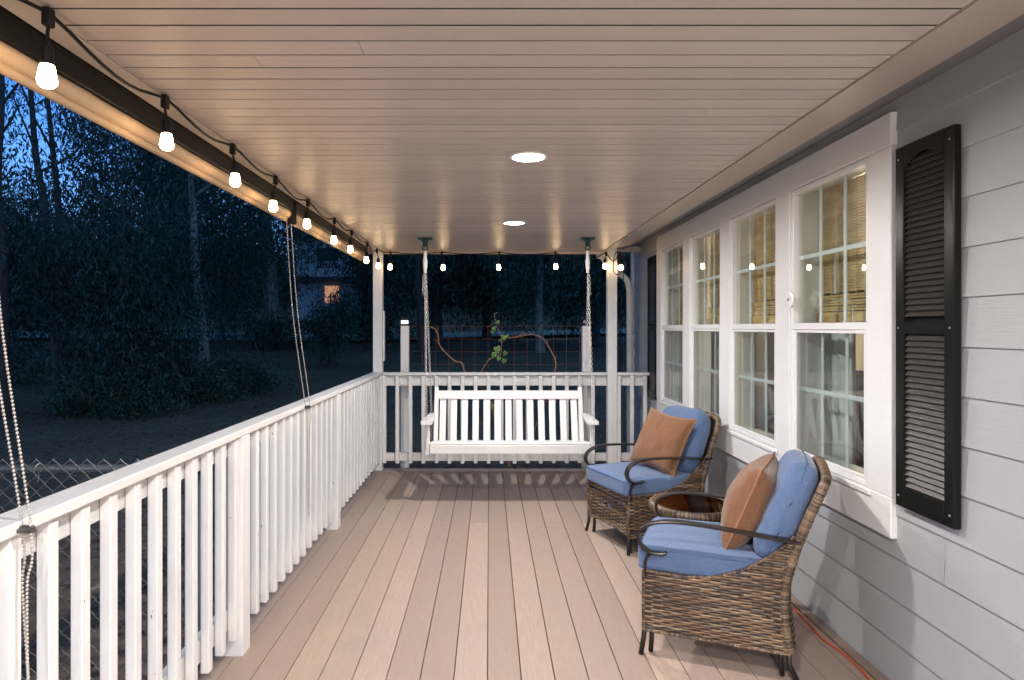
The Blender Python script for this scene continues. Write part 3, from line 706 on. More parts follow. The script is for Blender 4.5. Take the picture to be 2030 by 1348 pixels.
def chair(name_label,loc,rz,pil,seed):
    random.seed(seed)
    t=empty('wicker_armchair',loc,rz,label=name_label,cat='armchair',group='brown wicker armchairs')
    W=.272
    body=None
    # side panels
    xs=[.305-.615*k/40 for k in range(41)]
    def topz(x): return lerpt(TOPP,x)
    def front_u(z):  # in u=-x
        return -.305
    def rear_u(z): return -lerpt(REAR,z)
    def umin(z):
        if z<=.383: return -.305
        for k in range(200):
            x=.305-.7*k/200
            if topz(x)>=z: return -x
        return .35
    q=MB(); q.col=(.2,.13,.08)
    def botz(x): return .112+.012*math.cos(x/.31*PI/2)
    for s in (-1,1):
        def P(u,v,s=s): 
            bul=.010*math.sin(PI*(v-.1)/.5)*(1-(u/.33)**2)
            return (-u,s*(W+bul),v),(0,s,0)
        weave(q,P,umin,rear_u,.112,.64,phase=s)
        # top rim and bottom rim
        rim=[(x,s*(W+.003),topz(x)) for x in (.305,.22,.12,.06,0,-.06,-.12,-.17,-.22,-.26,-.30,-.325)]
        wrapped(q,rim,.0075,.011,7)
        wrapped(q,[(x,s*(W+.002),.113) for x in (.305,.1,-.1,-.31)],.0075,.011,7)
        wrapped(q,[(.305,s*W,.113),(.305,s*W,.386)],.009,.0115,8)
    # back panel
    def PB(u,v):
        x=lerpt(REAR,v); return (x-.018-.012*(1-(u/.27)**2),u,v),(-1,0,.2)
    def cap(v): return .262 if v<.80 else .262-.10*((v-.80)/.075)**2
    weave(q,PB,lambda v:-cap(v),cap,.112,.86,phase=1.3)
    # front apron (opening for the stored ottoman below)
    def PF(u,v): return (.305+.006*(1-(u/.28)**2),u,v),(1,0,0)
    weave(q,PF,lambda v:-.262,lambda v:.262,.345,.388)
    body=q.build('wicker_body',M['wick'],t,smooth=True)
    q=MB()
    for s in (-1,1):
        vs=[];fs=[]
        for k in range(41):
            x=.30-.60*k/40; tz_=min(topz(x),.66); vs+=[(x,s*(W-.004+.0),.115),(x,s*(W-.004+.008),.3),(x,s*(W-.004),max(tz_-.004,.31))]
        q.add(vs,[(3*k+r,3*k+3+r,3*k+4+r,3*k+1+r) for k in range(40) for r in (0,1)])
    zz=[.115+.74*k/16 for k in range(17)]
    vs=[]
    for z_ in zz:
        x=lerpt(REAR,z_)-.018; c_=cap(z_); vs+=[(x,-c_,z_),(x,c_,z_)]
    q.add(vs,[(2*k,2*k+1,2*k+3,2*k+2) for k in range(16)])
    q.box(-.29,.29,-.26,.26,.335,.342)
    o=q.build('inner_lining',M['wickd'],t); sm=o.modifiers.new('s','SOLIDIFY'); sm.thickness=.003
    # back frame: wrapped thick hoop
    q=MB(); hoop=[(lerpt(REAR,z_)-.0,.262,z_) for z_ in (.12,.25,.4,.5,.6,.7,.76,.80)]
    hoop+=[(lerpt(REAR,.835),.252,.835),(-.448,.225,.858),(-.452,.15,.870),(-.453,0,.876),(-.452,-.15,.870),(-.448,-.225,.858),(lerpt(REAR,.835),-.252,.835)]
    hoop+=[(lerpt(REAR,z_),-.262,z_) for z_ in (.80,.76,.7,.6,.5,.4,.25,.12)]
    wrapped(q,smooth_path(hoop,4),.0215,.0075,12); q.build('back_frame',M['wick'],t,smooth=True)
    # legs
    for sx in (-1,1):
        for s in (-1,1):
            bx=.285*sx; 
            q=MB(); q.tube([(bx-.012*sx,s*.235,.16),(bx-.012*sx,s*.237,.06),(bx-.012*sx+.004*sx,s*.24,.004)],.0115,9)
            q.tube([(bx+.012*sx,s*.262,.16),(bx+.020*sx,s*.268,.07),(bx+(.03 if sx>0 else .055)*sx,s*.282,.004)],.0115,9)
            q.build('leg',M['bronze'],t,smooth=True)
    # arms
    for s in (-1,1):
        yy=s*(W+.006)
        arm=smooth_path([(-.350,yy,.597),(-.25,yy,.602),(-.10,yy,.614),(.05,yy,.624),(.17,yy,.625),(.25,yy,.612),(.305,yy,.583),(.325,yy,.545),(.315,yy,.505),(.28,yy,.478),(.235,yy,.474),(.20,yy,.481)],5)
        q=MB(); q.strap(arm,(0,1,0),.023,.0055)
        q.strap(smooth_path([(.292,yy-.006*s,.36),(.298,yy-.006*s,.41),(.288,yy,.45),(.262,yy,.474)],5),(0,1,0),.015,.0055)
        q.build('armrest',M['bronze'],t,smooth=False)
    # seat cushion
    q=MB(); T=Matrix.Translation((.042,0,.438))
    def fs_(p):
        p.z+=.004*ncube(p.x+seed,p.y,p.z,7)+.0015*ncube(p.x,p.y+seed,0,25); p.y+=.004*ncube(p.x,seed,p.z,6); return p
    q.M=T; rbox(q,.292,.266,.055,.026,28,.16,fs_); cs_=q.build('seat_cushion',M['blue'],t,smooth=True)
    q=MB(); q.M=T; q.tube([Vector(p)+Vector((0,0,.003*ncube(p[0]+seed,p[1],0,7))) for p in ring_xy(.290,.264,.03,.042)],.0036,6,closed=True); q.tube(ring_xy(.290,.264,.03,-.042),.0036,6,closed=True); q.build('piping',M['piping'],cs_,smooth=True)
    # back cushion (local: z' thickness)
    T=Matrix.Translation((-.292,0,.688))@Matrix.Rotation(R(-22),4,'Y')@Matrix.Rotation(R(90),4,'Y')
    def fb(p):
        # taper width toward the rounded top (top is -x after rotation)
        u=(-p.x+.22)/.44; k=1-.22*max(0,(u-.62)/.38)**2; p.y*=k
        p.x+= -.02*(1-(p.y/.26)**2)*max(0,u)
        for gx in (-.06,.08): p.z-=.011*math.exp(-((p.x-gx)/.013)**2)*(1 if p.z>0 else -1)*.5
        p.z+=.005*ncube(p.x+seed*2,p.y,1,8)+.0018*ncube(p.x*2,p.y+seed,2,20); return p
    q=MB(); q.M=T; rbox(q,.222,.248,.066,.055,34,.2,fb); cb=q.build('back_cushion',M['blue'],t,smooth=True)
    q=MB(); q.M=T
    rp=[]
    for p in ring_xy(.226,.246,.07,0): rp.append(fb(Vector(p)))
    rp=[Vector((p.x,p.y*1.012,p.z+.002)) for p in rp]
    q.tube(rp,.0038,6,closed=True); q.build('piping',M['piping'],cb,smooth=True)
    # ottoman stored in the base
    return t
def ottoman(loc,rz,label,seed):
    random.seed(seed); t=empty('stored_ottoman',loc,rz,label=label,cat='ottoman',group='ottomans stored in the chair bases')
    q=MB(); q.col=(.2,.13,.08)
    def arch(u): return .112+.03*math.cos(u/.25*PI/2) if abs(u)<.25 else .112
    def P1(u,v): return (.300,u,v),(1,0,0)
    def hole_u(v):
        h=1-((v-.262)/.022)**2; return .038*math.sqrt(h) if h>0 else 0
    weave(q,P1,lambda v:-.243,lambda v:(-hole_u(v) if hole_u(v)>0 else .243),.125,.322,phase=.4)
    weave(q,P1,lambda v:(hole_u(v) if hole_u(v)>0 else 1),lambda v:.243,.229,.295,phase=.4)
    wrapped(q,[(.302,-.245,.325),(.302,.245,.325)],.008,.011,7); wrapped(q,[(.302,-.245,.125),(.302,0,.142),(.302,.245,.125)],.008,.011,7)
    wrapped(q,[(.300,-.247,.115),(.300,-.247,.325)],.009,.011,7); wrapped(q,[(.300,.247,.115),(.300,.247,.325)],.009,.011,7)
    q.build('wicker_box',M['wick'],t,smooth=True)
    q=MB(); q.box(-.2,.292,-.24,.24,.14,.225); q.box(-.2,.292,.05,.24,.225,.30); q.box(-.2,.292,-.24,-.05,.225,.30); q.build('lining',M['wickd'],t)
    q=MB(); q.M=Matrix.Translation((.05,0,.30)); rbox(q,.235,.235,.030,.02,8,.1); q.M=None; q.box(.2,.285,-.045,.045,.23,.275,.01); q.build('cushion',M['blue'],t,smooth=True)
def pillow(label,loc,rot,size,th,seed):
    q=MB(); n=26; a_=size/2
    for side in (1,-1):
        vs=[]
        for i in range(n+1):
            for j in range(n+1):
                a=-1+2*i/n; b=-1+2*j/n
                pin=1-.11*(1-a*a)*abs(b)**3 ; pin2=1-.11*(1-b*b)*abs(a)**3
                k=max(0,(1-a*a)*(1-b*b)); h=th/2*(k**.40)
                h+= .010*k**.3*ncube(a*1.0+seed,b,side,2.1)+.006*(k**.3)*ncube(a+seed,b*3,side,3.2)+.003*k**.3*ncube(a*2,b+seed,side,8)
                vs.append((a*a_*pin2,b*a_*pin,side*h))
        fs=[(i*(n+1)+j,(i+1)*(n+1)+j,(i+1)*(n+1)+j+1,i*(n+1)+j+1) for i in range(n) for j in range(n)]
        if side<0: fs=[f[::-1] for f in fs]
        q.add(vs,fs)
    o=q.build('throw_pillow',M['brown'],smooth=True,label=label,cat='pillow',group='brown throw pillows')
    o.location=loc; o.rotation_mode='XYZ'; o.matrix_world=Matrix.Translation(loc)@rot
    q=MB(); e=[]
    for (x0,y0),(x1,y1) in (((-1,-1),(1,-1)),((1,-1),(1,1)),((1,1),(-1,1)),((-1,1),(-1,-1))):
        for k in range(12):
            t=k/12; a=x0+(x1-x0)*t; b=y0+(y1-y0)*t
            pin=1-.11*(1-a*a)*abs(b)**3; pin2=1-.11*(1-b*b)*abs(a)**3
            e.append((a*a_*pin2,b*a_*pin,.003*ncube(a+seed,b,0,5)))
    q.tube(e,.0040,6,closed=True); q.build('piping',M['tanp'],o,smooth=True)
A1=R(157.6); A2=R(200.4)
C1=(1.095,3.107,0); C2=(1.112,4.62,0)
chair('brown wicker armchair with blue cushions, nearest the camera',C1,A1,None,3)
chair('brown wicker armchair with blue cushions beyond the side table, by the swing',C2,A2,None,5)
ottoman(C2,A2,'brown wicker ottoman with blue cushion stored under the farther armchair seat',8)
def chairpose(C,A,lx,ly,lz,tilt,yaw,roll):
    M0=Matrix.Rotation(A,4,'Z'); p=Vector(C)+M0@Vector((lx,ly,lz))
    rot=M0@Matrix.Rotation(yaw,4,'Z')@Matrix.Rotation(-tilt,4,'Y')@Matrix.Rotation(R(90),4,'Y')@Matrix.Rotation(roll,4,'Z')
    return p,rot
p,r_=chairpose(C1,A1,-.150,-.01,.684,R(22),R(-8),R(-1)); pillow('brown suede throw pillow seen edge-on in the nearest armchair',p,r_,.425,.20,1)
p,r_=chairpose(C2,A2,-.10,.06,.695,R(26),R(14),R(-6)); pillow('brown suede throw pillow facing out in the farther armchair',p,r_,.43,.15,4)
# ------------------------------------------------------------ round side table
random.seed(12)
t=empty('side_table',(1.157,3.66,0),label='round wicker side table with amber glass top between the armchairs',cat='table')
q=MB(); ring=[(.226*math.cos(2*PI*k/48),.226*math.sin(2*PI*k/48),.490) for k in range(49)]
wrapped(q,ring,.025,.008,12); q.build('rim',M['wick'],t,smooth=True)
q=MB(); q.lathe([(.001,.504),(.212,.504)],48); q.build('glass_top',M['amber'],t)
q=MB()
def PT(u,v):
    r=.095+.045*((v-.26)/.2)**2; th=u/.15; return (r*math.cos(th),r*math.sin(th),v),(math.cos(th),math.sin(th),0)
weave(q,PT,lambda v:0,lambda v:.15*2*PI*.999,.10,.46,period=.15*2*PI/16)
q.build('wicker_base',M['wick'],t,smooth=True)
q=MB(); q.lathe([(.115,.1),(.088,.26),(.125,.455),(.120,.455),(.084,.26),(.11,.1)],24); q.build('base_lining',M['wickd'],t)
for k in range(4):
    a=PI/4+k*PI/2; q=MB(); q.tube([(.11*math.cos(a),.11*math.sin(a),.14),(.15*math.cos(a),.15*math.sin(a),.05),(.18*math.cos(a),.18*math.sin(a),.004)],.009,8); q.build('leg',M['bronze'],t,smooth=True)
# ------------------------------------------------------------ extension cord
q=MB(); q.tube(smooth_path([(1.60,3.75,.007),(1.62,3.5,.007),(1.615,3.3,.007),(1.60,3.1,.007),(1.625,2.95,.007),(1.615,2.75,.007),(1.585,2.6,.007),(1.60,2.3,.007),(1.66,1.9,.012)],8),.0045,8)
q.build('extension_cord',M['orange'],smooth=True,label='orange extension cord lying on the deck along the house wall',cat='cord')
# ------------------------------------------------------------ terrain
def terr(x,y):
    d=max(0,y-9)+max(0,(-x-6))*.35
    z=-.42+min(d,26)*.066
    if y>38: z+=(min(y,80)-38)*.16
    z+=.05*noise.noise(Vector((x*.35,y*.35,0)))+.25*noise.noise(Vector((x*.06,y*.06,3)))*min(1,max(0,(y-8)/15))
    return z
def grid_mesh(x0,x1,y0,y1,nx,ny,fn):
    vs=[];  
    for j in range(ny+1):
        for i in range(nx+1):
            x=x0+(x1-x0)*i/nx; y=y0+(y1-y0)*j/ny; vs.append((x,y,fn(x,y)))
    return vs,[(j*(nx+1)+i,j*(nx+1)+i+1,(j+1)*(nx+1)+i+1,(j+1)*(nx+1)+i) for j in range(ny) for i in range(nx)]
q=MB(); q.add(*grid_mesh(-80,60,-10,140,200,220,terr)); q.build('ground',M['ground'],smooth=True,kind='structure')
def roady(x): return 31+.10*x+1.2*math.sin(x*.09)
vs=[];n=120
for i in range(n+1):
    x=-40+80*i/n
    for k in range(5):
        y=roady(x)+(k-2)*.8; vs.append((x,y,terr(x,y)+.04+.10*(k>=0)))
q=MB(); q.add(vs,[(5*i+k,5*i+5+k,5*i+6+k,5*i+1+k) for i in range(n) for k in range(4)]); q.build('path',M['road'],smooth=True,kind='structure')
def leaves_np(P, L, droop=.7, wr=.24, cv=None):
    n=len(P); d=rng.normal(size=(n,3)); d[:,2]-=droop*2.0; d/=np.linalg.norm(d,axis=1)[:,None]
    a=rng.normal(size=(n,3)); w_=np.cross(d,a); w_/=np.linalg.norm(w_,axis=1)[:,None]+1e-9
    Ls=(L*rng.uniform(.6,1.3,n))[:,None]; hw=Ls*wr/2
    v=np.stack([P,P+d*Ls*.45+w_*hw,P+d*Ls,P+d*Ls*.5-w_*hw],1).reshape(-1,3)
    f=np.arange(4*n).reshape(n,4)
    c=np.repeat(rng.uniform(0,1,n) if cv is None else cv,4)
    return v,f,c
def leaf_obj(name,V,F,Cc,m,parent=None,**k):
    me=bpy.data.meshes.new(name); nv=len(V); nf=len(F)
    me.vertices.add(nv); me.vertices.foreach_set('co',V.astype(np.float32).ravel())
    me.loops.add(nf*4); me.loops.foreach_set('vertex_index',F.astype(np.int32).ravel())
    me.polygons.add(nf); me.polygons.foreach_set('loop_start',np.arange(0,nf*4,4,dtype=np.int32)); me.polygons.foreach_set('loop_total',np.full(nf,4,np.int32))
    me.update(); me.validate()
    ca=me.color_attributes.new('Col','FLOAT_COLOR','POINT'); a=np.ones((nv,4),np.float32); a[:,:3]=Cc[:,None]; ca.data.foreach_set('color',a.ravel())
    me.materials.append(m); o=bpy.data.objects.new(name,me); col.objects.link(o); o.parent=parent; return tag(o,**k)
def crown_pts(centres, rads, ncl, per, sigma=.22, hang=.5):
    out=[]; cc=[]
    wts=np.array([r[0]*r[1]*r[2] for r in rads]); wts/=wts.sum()
    idx=rng.choice(len(centres),ncl,p=wts)
    for i in idx:
        u=rng.normal(size=3); u/=np.linalg.norm(u); r=rng.uniform(.45,1)**.6
        c=np.array(centres[i])+u*np.array(rads[i])*r
        p=c+rng.normal(size=(per,3))*np.array([sigma,sigma,sigma*1.4]); p[:,2]-=rng.uniform(0,hang,per)
        out.append(p); cc.append(np.clip(rng.uniform(.1,.9)+rng.uniform(-.25,.25,per),0,1))
    return np.concatenate(out),np.concatenate(cc)
TREES=0
def tree(px_,Y,r0,topx,topz,crowns,ncl,label,L=.135,per=78,seed=1,bark='bark',limbs=5,m='leafA',sigma=.24,name='eucalyptus_tree'):
    random.seed(seed); X=(px_-970)/1280*Y; z0=terr(X,Y)-.05; xt=(topx-970)/1280*Y
    t=empty(name,(X,Y,z0),label=label,cat='tree',group='trees beyond the porch')
    pts=[]; n=14
    for k in range(n+1):
        s=k/n; pts.append((( xt-X)*s**1.2+.12*noise.noise(Vector((seed*3,s*4,0)))*(s>0),.3*noise.noise(Vector((seed,s*3,9)))*s,(topz-z0)*s))
    rs=[r0*(1.25 if k==0 else 1)*(1-.72*k/n) for k in range(n+1)]
    q=MB(); q.tube(smooth_path(pts,3),[r0*(1+.35*math.exp(-k*.8))*(1-.75*k/(3*n)) for k in range(3*n+1)],9)
    for k in range(limbs):
        i=random.randint(8,n-1); b=Vector(pts[i]); a=random.uniform(0,2*PI); ln=random.uniform(1.2,3.0)*min(1.3,max(.6,topz/7))
        d=Vector((math.cos(a)*.7,math.sin(a)*.7,random.uniform(.4,1))); rr=rs[i]*.5
        lp=[b,b+d*ln*.35+Vector((0,0,.1)),b+d*ln*.7+Vector((random.uniform(-.3,.3),random.uniform(-.2,.2),.18*ln)),b+d*ln+Vector((0,0,.2))]
        q.tube(smooth_path(lp,4),[rr*(1-.85*j/12) for j in range(13)],6)
    q.build('trunk',M['bark' if px_ in (402,542,1072) else 'barkd'],t,smooth=True)
    cs=[((c[0]-970)/1280*(Y+c[2])-X,c[2],1.5-(c[1]-650)/1280*(Y+c[2])-z0) for c in crowns]
    rd=[(c[3],c[3]*.9,c[4]) for c in crowns]
    P,cv=crown_pts(cs,rd,int(ncl*.66),per,sigma); 
    v,f,c=leaves_np(P,L,cv=cv); leaf_obj('crown',v,f,c,M[m],t); return t
# crown entries: (px, py, dY, radius_x, radius_z)
tree(402,16.5,.125,352,8.5,[(330,300,0,2.2,1.8),(430,380,.5,1.8,1.5),(300,420,0,1.6,1.2),(480,500,1.5,1.4,1.6),(380,200,0,2.6,1.6)],260,'eucalyptus with pale bare trunk rising out of low bushes, left of centre',seed=2) if False else None
tree(402,16.5,.14,362,8.5,[(330,300,0,2.2,1.6),(440,400,1.5,1.7,1.5),(290,430,1.0,1.5,1.2),(490,520,2.0,1.4,1.4),(380,200,0,2.6,1.6),(520,420,1.5,1.5,1.6)],430,'eucalyptus with smooth pale bare trunk standing in low bushes',seed=2)
tree(542,27,.38,500,13,[(560,430,1,2.6,3.0),(480,380,0,3,3),(570,350,1,2.2,2.2),(500,560,2,2.2,1.6),(420,470,2,3,2.4)],430,'large eucalyptus with broad peeling trunk behind the far pull chain',L=.24,seed=4,sigma=.4)
tree(118,15.0,.13,45,9,[(250,230,2,2.0,1.2),(20,420,1,1.5,1.0)],70,'slender dark eucalyptus leaning left at the upper left',seed=5)
tree(135,15.6,.12,85,9,[(160,150,1,1.8,.8),(190,460,1.5,1.5,1.0),(270,330,1,1.4,1.2)],120,'second slender eucalyptus trunk beside the leaning one at the upper left',seed=6)
tree(8,12.0,.13,-10,8,[(-40,300,0,1.8,2),(30,470,1,1.2,1.0),(-60,520,0,1.4,1.4)],150,'dark eucalyptus trunk at the very left edge of the picture',seed=7)
tree(118,13.6,.09,92,3.6,[(60,540,0,1.0,.8),(190,560,.5,1.1,.8),(120,480,0,1.4,.7)],120,'short crooked tree low on the left with drooping leaves',seed=8,limbs=3)
tree(250,13.2,.07,235,4.6,[(235,560,0,1.1,.9),(240,680,0,1.1,.8),(200,740,0,.8,.5),(290,620,.3,1.0,.9),(300,740,0,.9,.5),(260,470,0,1.3,.8),(340,600,1,.7,.9)],330,'bushy young eucalyptus hung with leaves right down to the ground',L=.15,seed=9,limbs=4)
tree(448,18,.06,418,5.0,[(450,610,0,.9,.9),(500,640,0,.8,.8),(430,520,1,1.3,1.0)],130,'thin sapling leaning behind the pale trunk',seed=10,limbs=3)
tree(655,21,.10,655,2.6,[(655,625,0,.75,.6),(655,590,0,.75,.4),(650,675,0,.45,.4)],70,'narrow upright dark shrub-like tree below the distant house',L=.16,seed=11,limbs=2,m='leafB',sigma=.18)
tree(866,27,.26,850,11,[(860,500,0,2.2,2.2),(800,460,1,2.2,2.2),(930,450,1,2.4,2.2)],230,'dark eucalyptus trunk seen between the left swing chain and the vine',L=.26,seed=12,sigma=.4)
tree(835,24,.16,812,10,[(790,520,1,1.8,1.8),(760,580,2,1.4,1.2),(770,440,1,2,2)],170,'eucalyptus trunk just left of the left swing chain',L=.24,seed=13,sigma=.36)
tree(965,29,.2,960,11,[(960,560,0,1.7,1.4),(1010,480,0,2.4,2.2),(930,540,2,1.6,1.2)],220,'bushy eucalyptus in the middle above the vine trellis',L=.26,seed=14,m='leafB',sigma=.4)
tree(1072,24,.17,1062,10,[(1060,520,0,1.8,1.6),(1110,560,1,1.4,1.2),(1120,450,1,2.4,2.0),(1040,590,2,1.0,.8)],230,'eucalyptus with pale trunk foot behind the right half of the trellis',L=.24,seed=15,m='leafB',sigma=.36)
tree(1180,26,.22,1190,11,[(1180,540,0,2,1.8),(1240,500,1,2.2,2.2),(1150,600,2,1.2,.9),(1230,600,1,1.2,1.0)],210,'dark eucalyptus behind the right porch post',L=.24,seed=16,sigma=.36)
tree(722,30,.24,716,11,[(745,560,0,1.1,1.6),(770,500,1,1.6,1.8),(735,640,2,.9,.8)],150,'dark leafy eucalyptus just left of the corner porch post',L=.26,seed=17,sigma=.4) 
tree(300,24,.25,290,13,[(310,260,0,3.2,2.6),(360,470,0,3.2,2.8),(220,520,1,3.2,1.8),(90,570,1,3,1.2),(260,400,1,2.0,1.6)],620,'tall eucalyptus deep in the grove behind the bushy young one',L=.26,seed=18,sigma=.42)
tree(-20,22,.25,-40,12,[(-40,380,0,2.6,2.6),(40,500,0,3.0,1.8),(-60,540,0,3,2),(150,540,0,2.4,1.2)],360,'tall eucalyptus deep in the grove at the left edge',L=.26,seed=19,sigma=.42)
def bush(px_,Y,w_,h,n,label,L=.13,m='leafB',name='bush',per=26):
    X=(px_-970)/1280*Y; z0=terr(X,Y)-.05; t=empty(name,(X,Y,z0),label=label,cat='bush',group='low bushes under the trees')
    q=MB()
    for k in range(7):
        a=rng.uniform(0,2*PI); e=Vector((math.cos(a)*w_*.5,math.sin(a)*w_*.3,h*rng.uniform(.6,.95))); q.tube([(0,0,0),e*.5+Vector((0,0,.05)),e],[.02,.013,.005],5)
    q.build('stems',M['bark'],t)
    P,cv=crown_pts([(0,0,h*.45),(w_*.3,0,h*.35),(-w_*.3,0,h*.35)],[(w_*.42,w_*.35,h*.5)]*3,n,per,.13,.12); P[:,2]=np.maximum(P[:,2],.03)
    v,f,c=leaves_np(P,L,.3,.3,cv); leaf_obj('foliage',v,f,c,M[m],t); return t
bush(345,14.5,1.9,1.0,120,'low leafy bush left of the pale trunk foot')
bush(470,15.5,1.9,.9,120,'low teal leafy bush right of the pale trunk foot')
bush(225,12.6,1.9,.9,120,'low bush under the bushy young eucalyptus')
bush(415,14.2,1.0,.5,60,'small low bush directly in front of the pale trunk foot')
bush(560,26,3.0,1.6,110,'dark bush at the foot of the broad peeling trunk',L=.2)
bush(735,29,3.0,2.0,110,'dark bush behind the corner porch post',L=.2)
bush(20,16,2.2,1.2,80,'dark bush at the left edge of the picture')
# far wood and bank scrub
P=[];
for k in range(3600):
    y=rng.uniform(50,74); x=rng.uniform(-62,34); g=terr(x,y)
    h=rng.uniform(3,9)*(1.0+.35*math.sin(x*.35)+.2*math.sin(x*.9)); 
    P.append(np.array([x,y,g])+np.stack([rng.normal(0,.9,26),rng.normal(0,.9,26),rng.uniform(0,1,26)*h*.5+h*.15*rng.uniform(0,1)],1))
P=np.concatenate(P); v,f,c=leaves_np(P,.62,.4,.42); leaf_obj('distant_woodland',v,f,c,M['leafA'],kind='stuff',label='dark wood covering the slope beyond the road',cat='woodland')
# leaf litter
xs=rng.uniform(-14,7,30000); ys=rng.uniform(2.0,28,30000)**1.0
keep=~((xs>-1.4)&(ys<7.0)); xs,ys=xs[keep],ys[keep]
P=np.stack([xs,ys,np.array([terr(a,b)+.012 for a,b in zip(xs,ys)])],1); n=len(P)
d=rng.normal(size=(n,3)); d[:,2]*=.15; d/=np.linalg.norm(d,axis=1)[:,None]; up=np.tile([0,0,1.],(n,1))+rng.normal(0,.25,(n,3)); w_=np.cross(d,up); Ls=rng.uniform(.045,.115,n)[:,None]
v=np.stack([P,P+d*Ls*.5+w_*Ls*.16,P+d*Ls,P+d*Ls*.5-w_*Ls*.16],1).reshape(-1,3); leaf_obj('leaf_litter',v,np.arange(4*n).reshape(n,4),np.repeat(rng.uniform(0,1,n)**2,4),M['litter'],kind='stuff',label='dry leaves scattered on the bare earth',cat='leaf litter')
# ------------------------------------------------------------ chain-link fence
FY=2.86; fz=.875
t=empty('chain_link_fence',(-1.3,FY,0),label='galvanised chain link fence running away from the porch on the left',cat='fence')
class FB(LB): O=Vector((-1.3,FY,0))
q=FB(); q.tube([(-6.5,FY,fz),(-1.27,FY,fz)],.0205,14); q.build('top_rail',M['fencerail'],t,smooth=True)
for x in (-1.275,-3.7,-6.1):
    q=FB(); q.tube([(x,FY+.0,-.45),(x,FY,fz-.021)],.024 if x>-2 else .018,12); q.build('fence_post',M['fencemetal'],t,smooth=True)
q=FB(); p_=.074; top=.925; bot=-.38; nz=int((top-bot)/(p_/1.0))
x=-6.5
k=0
while x<-1.30:
    pts=[]
    for j in range(nz*1+1):
        pts.append((x+(p_/2 if j%2 else 0)+0,FY-.028+(.003 if j%2 else -.003),top-j*p_*.5*1.0))
    z=top; pts=[]; j=0
    while z>bot: 
        pts.append((x+(p_/2+.001 if (j+k)%2 else -.001),FY-.029+(.0025 if (j+k)%2 else -.0025),z)); z-=p_/2*.98; j+=1
    q.tube(pts,.0021,4)
    x+=p_/2; k+=1
q.build('wire_mesh',M['fencemetal'],t)
q=FB()
for x in (-2.0,-2.75,-3.6): q.tube([(x+.012*math.sin(a)*.3,FY+.024*math.cos(a),fz+.024*math.sin(a)) for a in [k*PI/6 for k in range(11)]]+[(x+.02,FY-.03,fz-.05)],.0025,5)
q.build('wire_tie',M['fencemetal'],t)
# ------------------------------------------------------------ trellis posts, panel and vine behind the end rail
def capped(x,label,lit):
    o=post('trellis_post',x-.045,x+.045,7.06,7.15,-.4,1.525,label,'post','capped trellis posts','white')
    t=empty('solar_post_cap',(x,7.105,1.526),label=('lit' if lit else 'unlit')+' black solar light cap on top of the %s trellis post'%('left' if lit else 'right'),cat='post light',group='solar caps on the trellis posts')
    q=MB(); q.box(-.052,.052,-.052,.052,0,.018,.003); q.box(-.068,.068,-.068,.068,.058,.07,.004); q.prism([(-.06,.0705),(.06,.0705),(.02,.094),(-.02,.094)],1,-.055,.055); 
    for a in (-.046,.046):
        for b in (-.046,.046): q.box(a-.005,a+.005,b-.005,b+.005,.018,.058)
    q.build('cap',M['black'],t)
    q=MB(); q.box(-.04,.04,-.04,.04,.0185,.0575,.004); q.build('light_panel',M['solar'] if lit else M['glass'],t)
capped(-.926,'white post with lit solar cap at the left end of the trellis',True); capped(1.065,'white post with dark cap at the right end of the trellis',False)
t=empty('wire_trellis',(.07,7.105,0),label='rusty square wire grid panel between two capped posts behind the railing',cat='trellis')
class TB(LB): O=Vector((.07,7.105,0))
q=TB()
xs_=[-.88+.144*k for k in range(14)]
for x in xs_: q.tube([(x,7.105,-.1),(x+.002,7.105,1.52)],.0017,5)
for k in range(11): q.tube([(-.881,7.108,1.52-.141*k),(.3,7.106+.004,1.52-.141*k-.002),(1.02,7.108,1.52-.141*k)],.0017,5)
q.build('wire_grid',M['wire'],t)
def vp(x,y,dY=0): return px(x,y,7.06+dY)
t=empty('grape_vine',(.1,7.06,-.4),label='bare twisting vine with a few green leaves climbing the wire grid',cat='vine')
class VB(LB): O=Vector((.1,7.06,-.4))
q=VB()
def br_(pp,r0,r1):
    P=smooth_path([vp(*a) for a in pp],4); q.tube(P,[.75*r0+.75*(r1-r0)*k/(len(P)-1)+.0015*random.random() for k in range(len(P))],7)
br_([(1010,960),(1008,900),(985,850),(975,800),(955,770),(924,742),(916,720),(903,716),(884,700),(870,682),(868,663),(862,652),(852,648)],.016,.009)
br_([(1010,930),(1000,880),(985,830),(960,790),(954,742),(963,722),(972,711),(987,706),(993,699),(994,670),(985,648),(981,630),(980,620)],.012,.0025)
br_([(1012,960),(1030,900),(1060,850),(1080,800),(1098,742),(1102,725),(1100,711),(1088,688),(1076,671),(1054,663),(1030,667),(1006,670)],.015,.007)
br_([(1010,930),(1020,880),(1040,840),(1055,820)],.009,.004); br_([(985,900),(960,850),(940,810)],.008,.003)
for a in ([(867,655),(870,648)],[(868,657),(860,660)],[(1085,683),(1086,674)],[(1100,711),(1104,703)],[(1051,663),(1050,657)],[(1026,668),(1020,661)],[(1027,668),(1026,660)],[(1029,667),(1036,661),(1042,662)],[(903,716),(897,720)],[(865,676),(861,673)],[(1101,728),(1105,729)],[(982,640),(972,645),(966,650)],[(980,622),(990,619)]): br_(a,.004,.002)
q.build('vine_stem',M['vine'],t,smooth=True)
random.seed(31)
V=[];F=[];Cc=[]
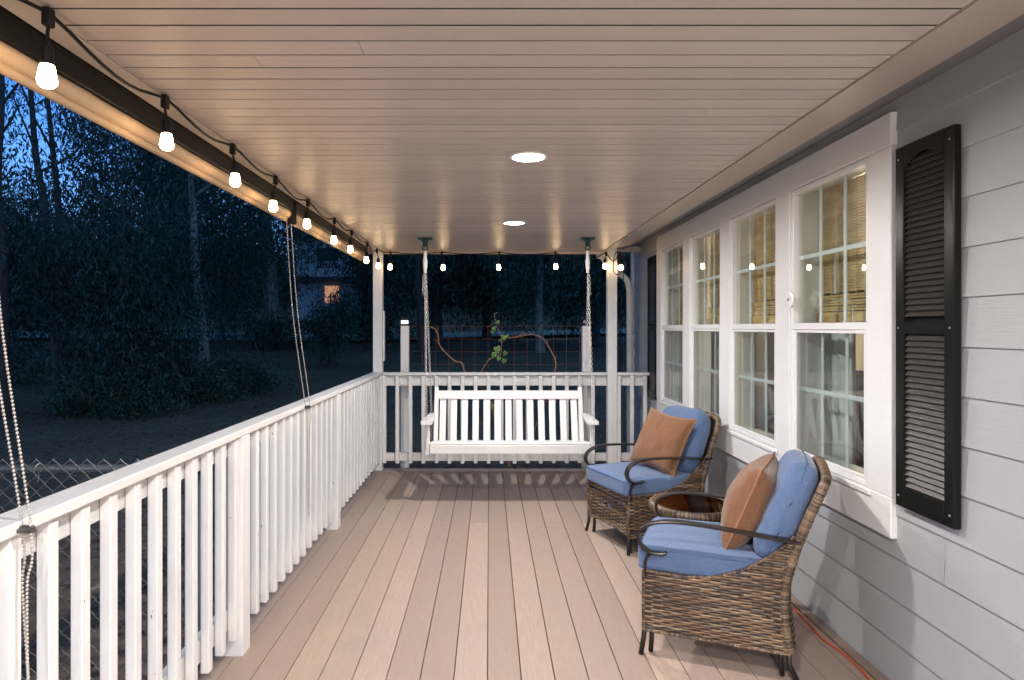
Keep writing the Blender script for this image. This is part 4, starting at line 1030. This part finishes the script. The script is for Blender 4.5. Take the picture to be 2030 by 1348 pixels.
for (x,y,s) in ((978,648,.05),(986,636,.045),(975,656,.04),(1000,665,.06),(992,672,.045),(985,688,.075),(980,698,.06),(1003,697,.055),(1001,712,.06),(990,708,.05),(978,703,.045),(1005,664,.04),(976,802,.06),(970,860,.05),(985,775,.05),(1090,790,.04)):
    c=np.array(vp(x,y,-.02)); th=random.uniform(-.5,.5); nrm=Vector((random.uniform(-.5,.5),-1,random.uniform(-.3,.6))).normalized()
    u=nrm.cross(Vector((math.sin(th),0,math.cos(th)))).normalized(); dn=-(u.cross(nrm)).normalized(); dn=dn if dn.z<0 else -dn
    prof=[(0,0),(.35,-.15),(.55,.1),(.42,.3),(.5,.55),(.25,.6),(0,1.05),(-.25,.6),(-.5,.55),(-.42,.3),(-.55,.1),(-.35,-.15)]
    base=len(V); ctr=Vector(c)+dn*s*.4+nrm*s*.08
    ring_=[Vector(c)+u*(a*s)+dn*(b*s) for a,b in prof]
    V+= [ctr]+ring_; cvv=random.random(); Cc+=[cvv]*(len(prof)+1)
    F+= [(base,base+1+k,base+1+(k+1)%len(prof)) for k in range(len(prof))]
q=VB(); q.add(V,F,[(a,a,a) for a in Cc]); q.build('leaves',M['vineleaf'],t)
# ------------------------------------------------------------ distant house
HY=42; hx=(655-970)/1280*HY; hz=terr(hx,HY)-.2
t=empty('distant_house',(hx,HY,hz),label='pale two storey house with balcony and one warm lit window beyond the road',cat='house')
q=MB(); q.box(-2.2,3.4,0,5,0,5.6); q.build('wall',M['farwall'],t)
q=MB(); q.prism([(-2.9,5.6),(4.1,5.6),(3.2,6.6),(.2,6.9),(-2,6.6)],1,-.8,5.6); q.box(-2.5,3.7,-1.3,-.01,2.65,2.95); q.build('roof',M['farroof'],t)
q=MB()
for k in range(34): q.box(-2.45+.185*k,-2.41+.185*k,-1.28,-1.24,2.951,3.85)
q.box(-2.5,3.75,-1.3,-1.22,3.851,3.92); q.build('balcony_rail',M['farwall'],t)
q=MB(); q.box(-.9,.5,-.03,-.002,3.6,4.9); q.build('window',M['farroof'],t)
q=MB(); q.box(-.35,.55,-.03,-.002,1.35,2.45); q.build('window',M['winlit'],t,label='warm lit ground floor window')
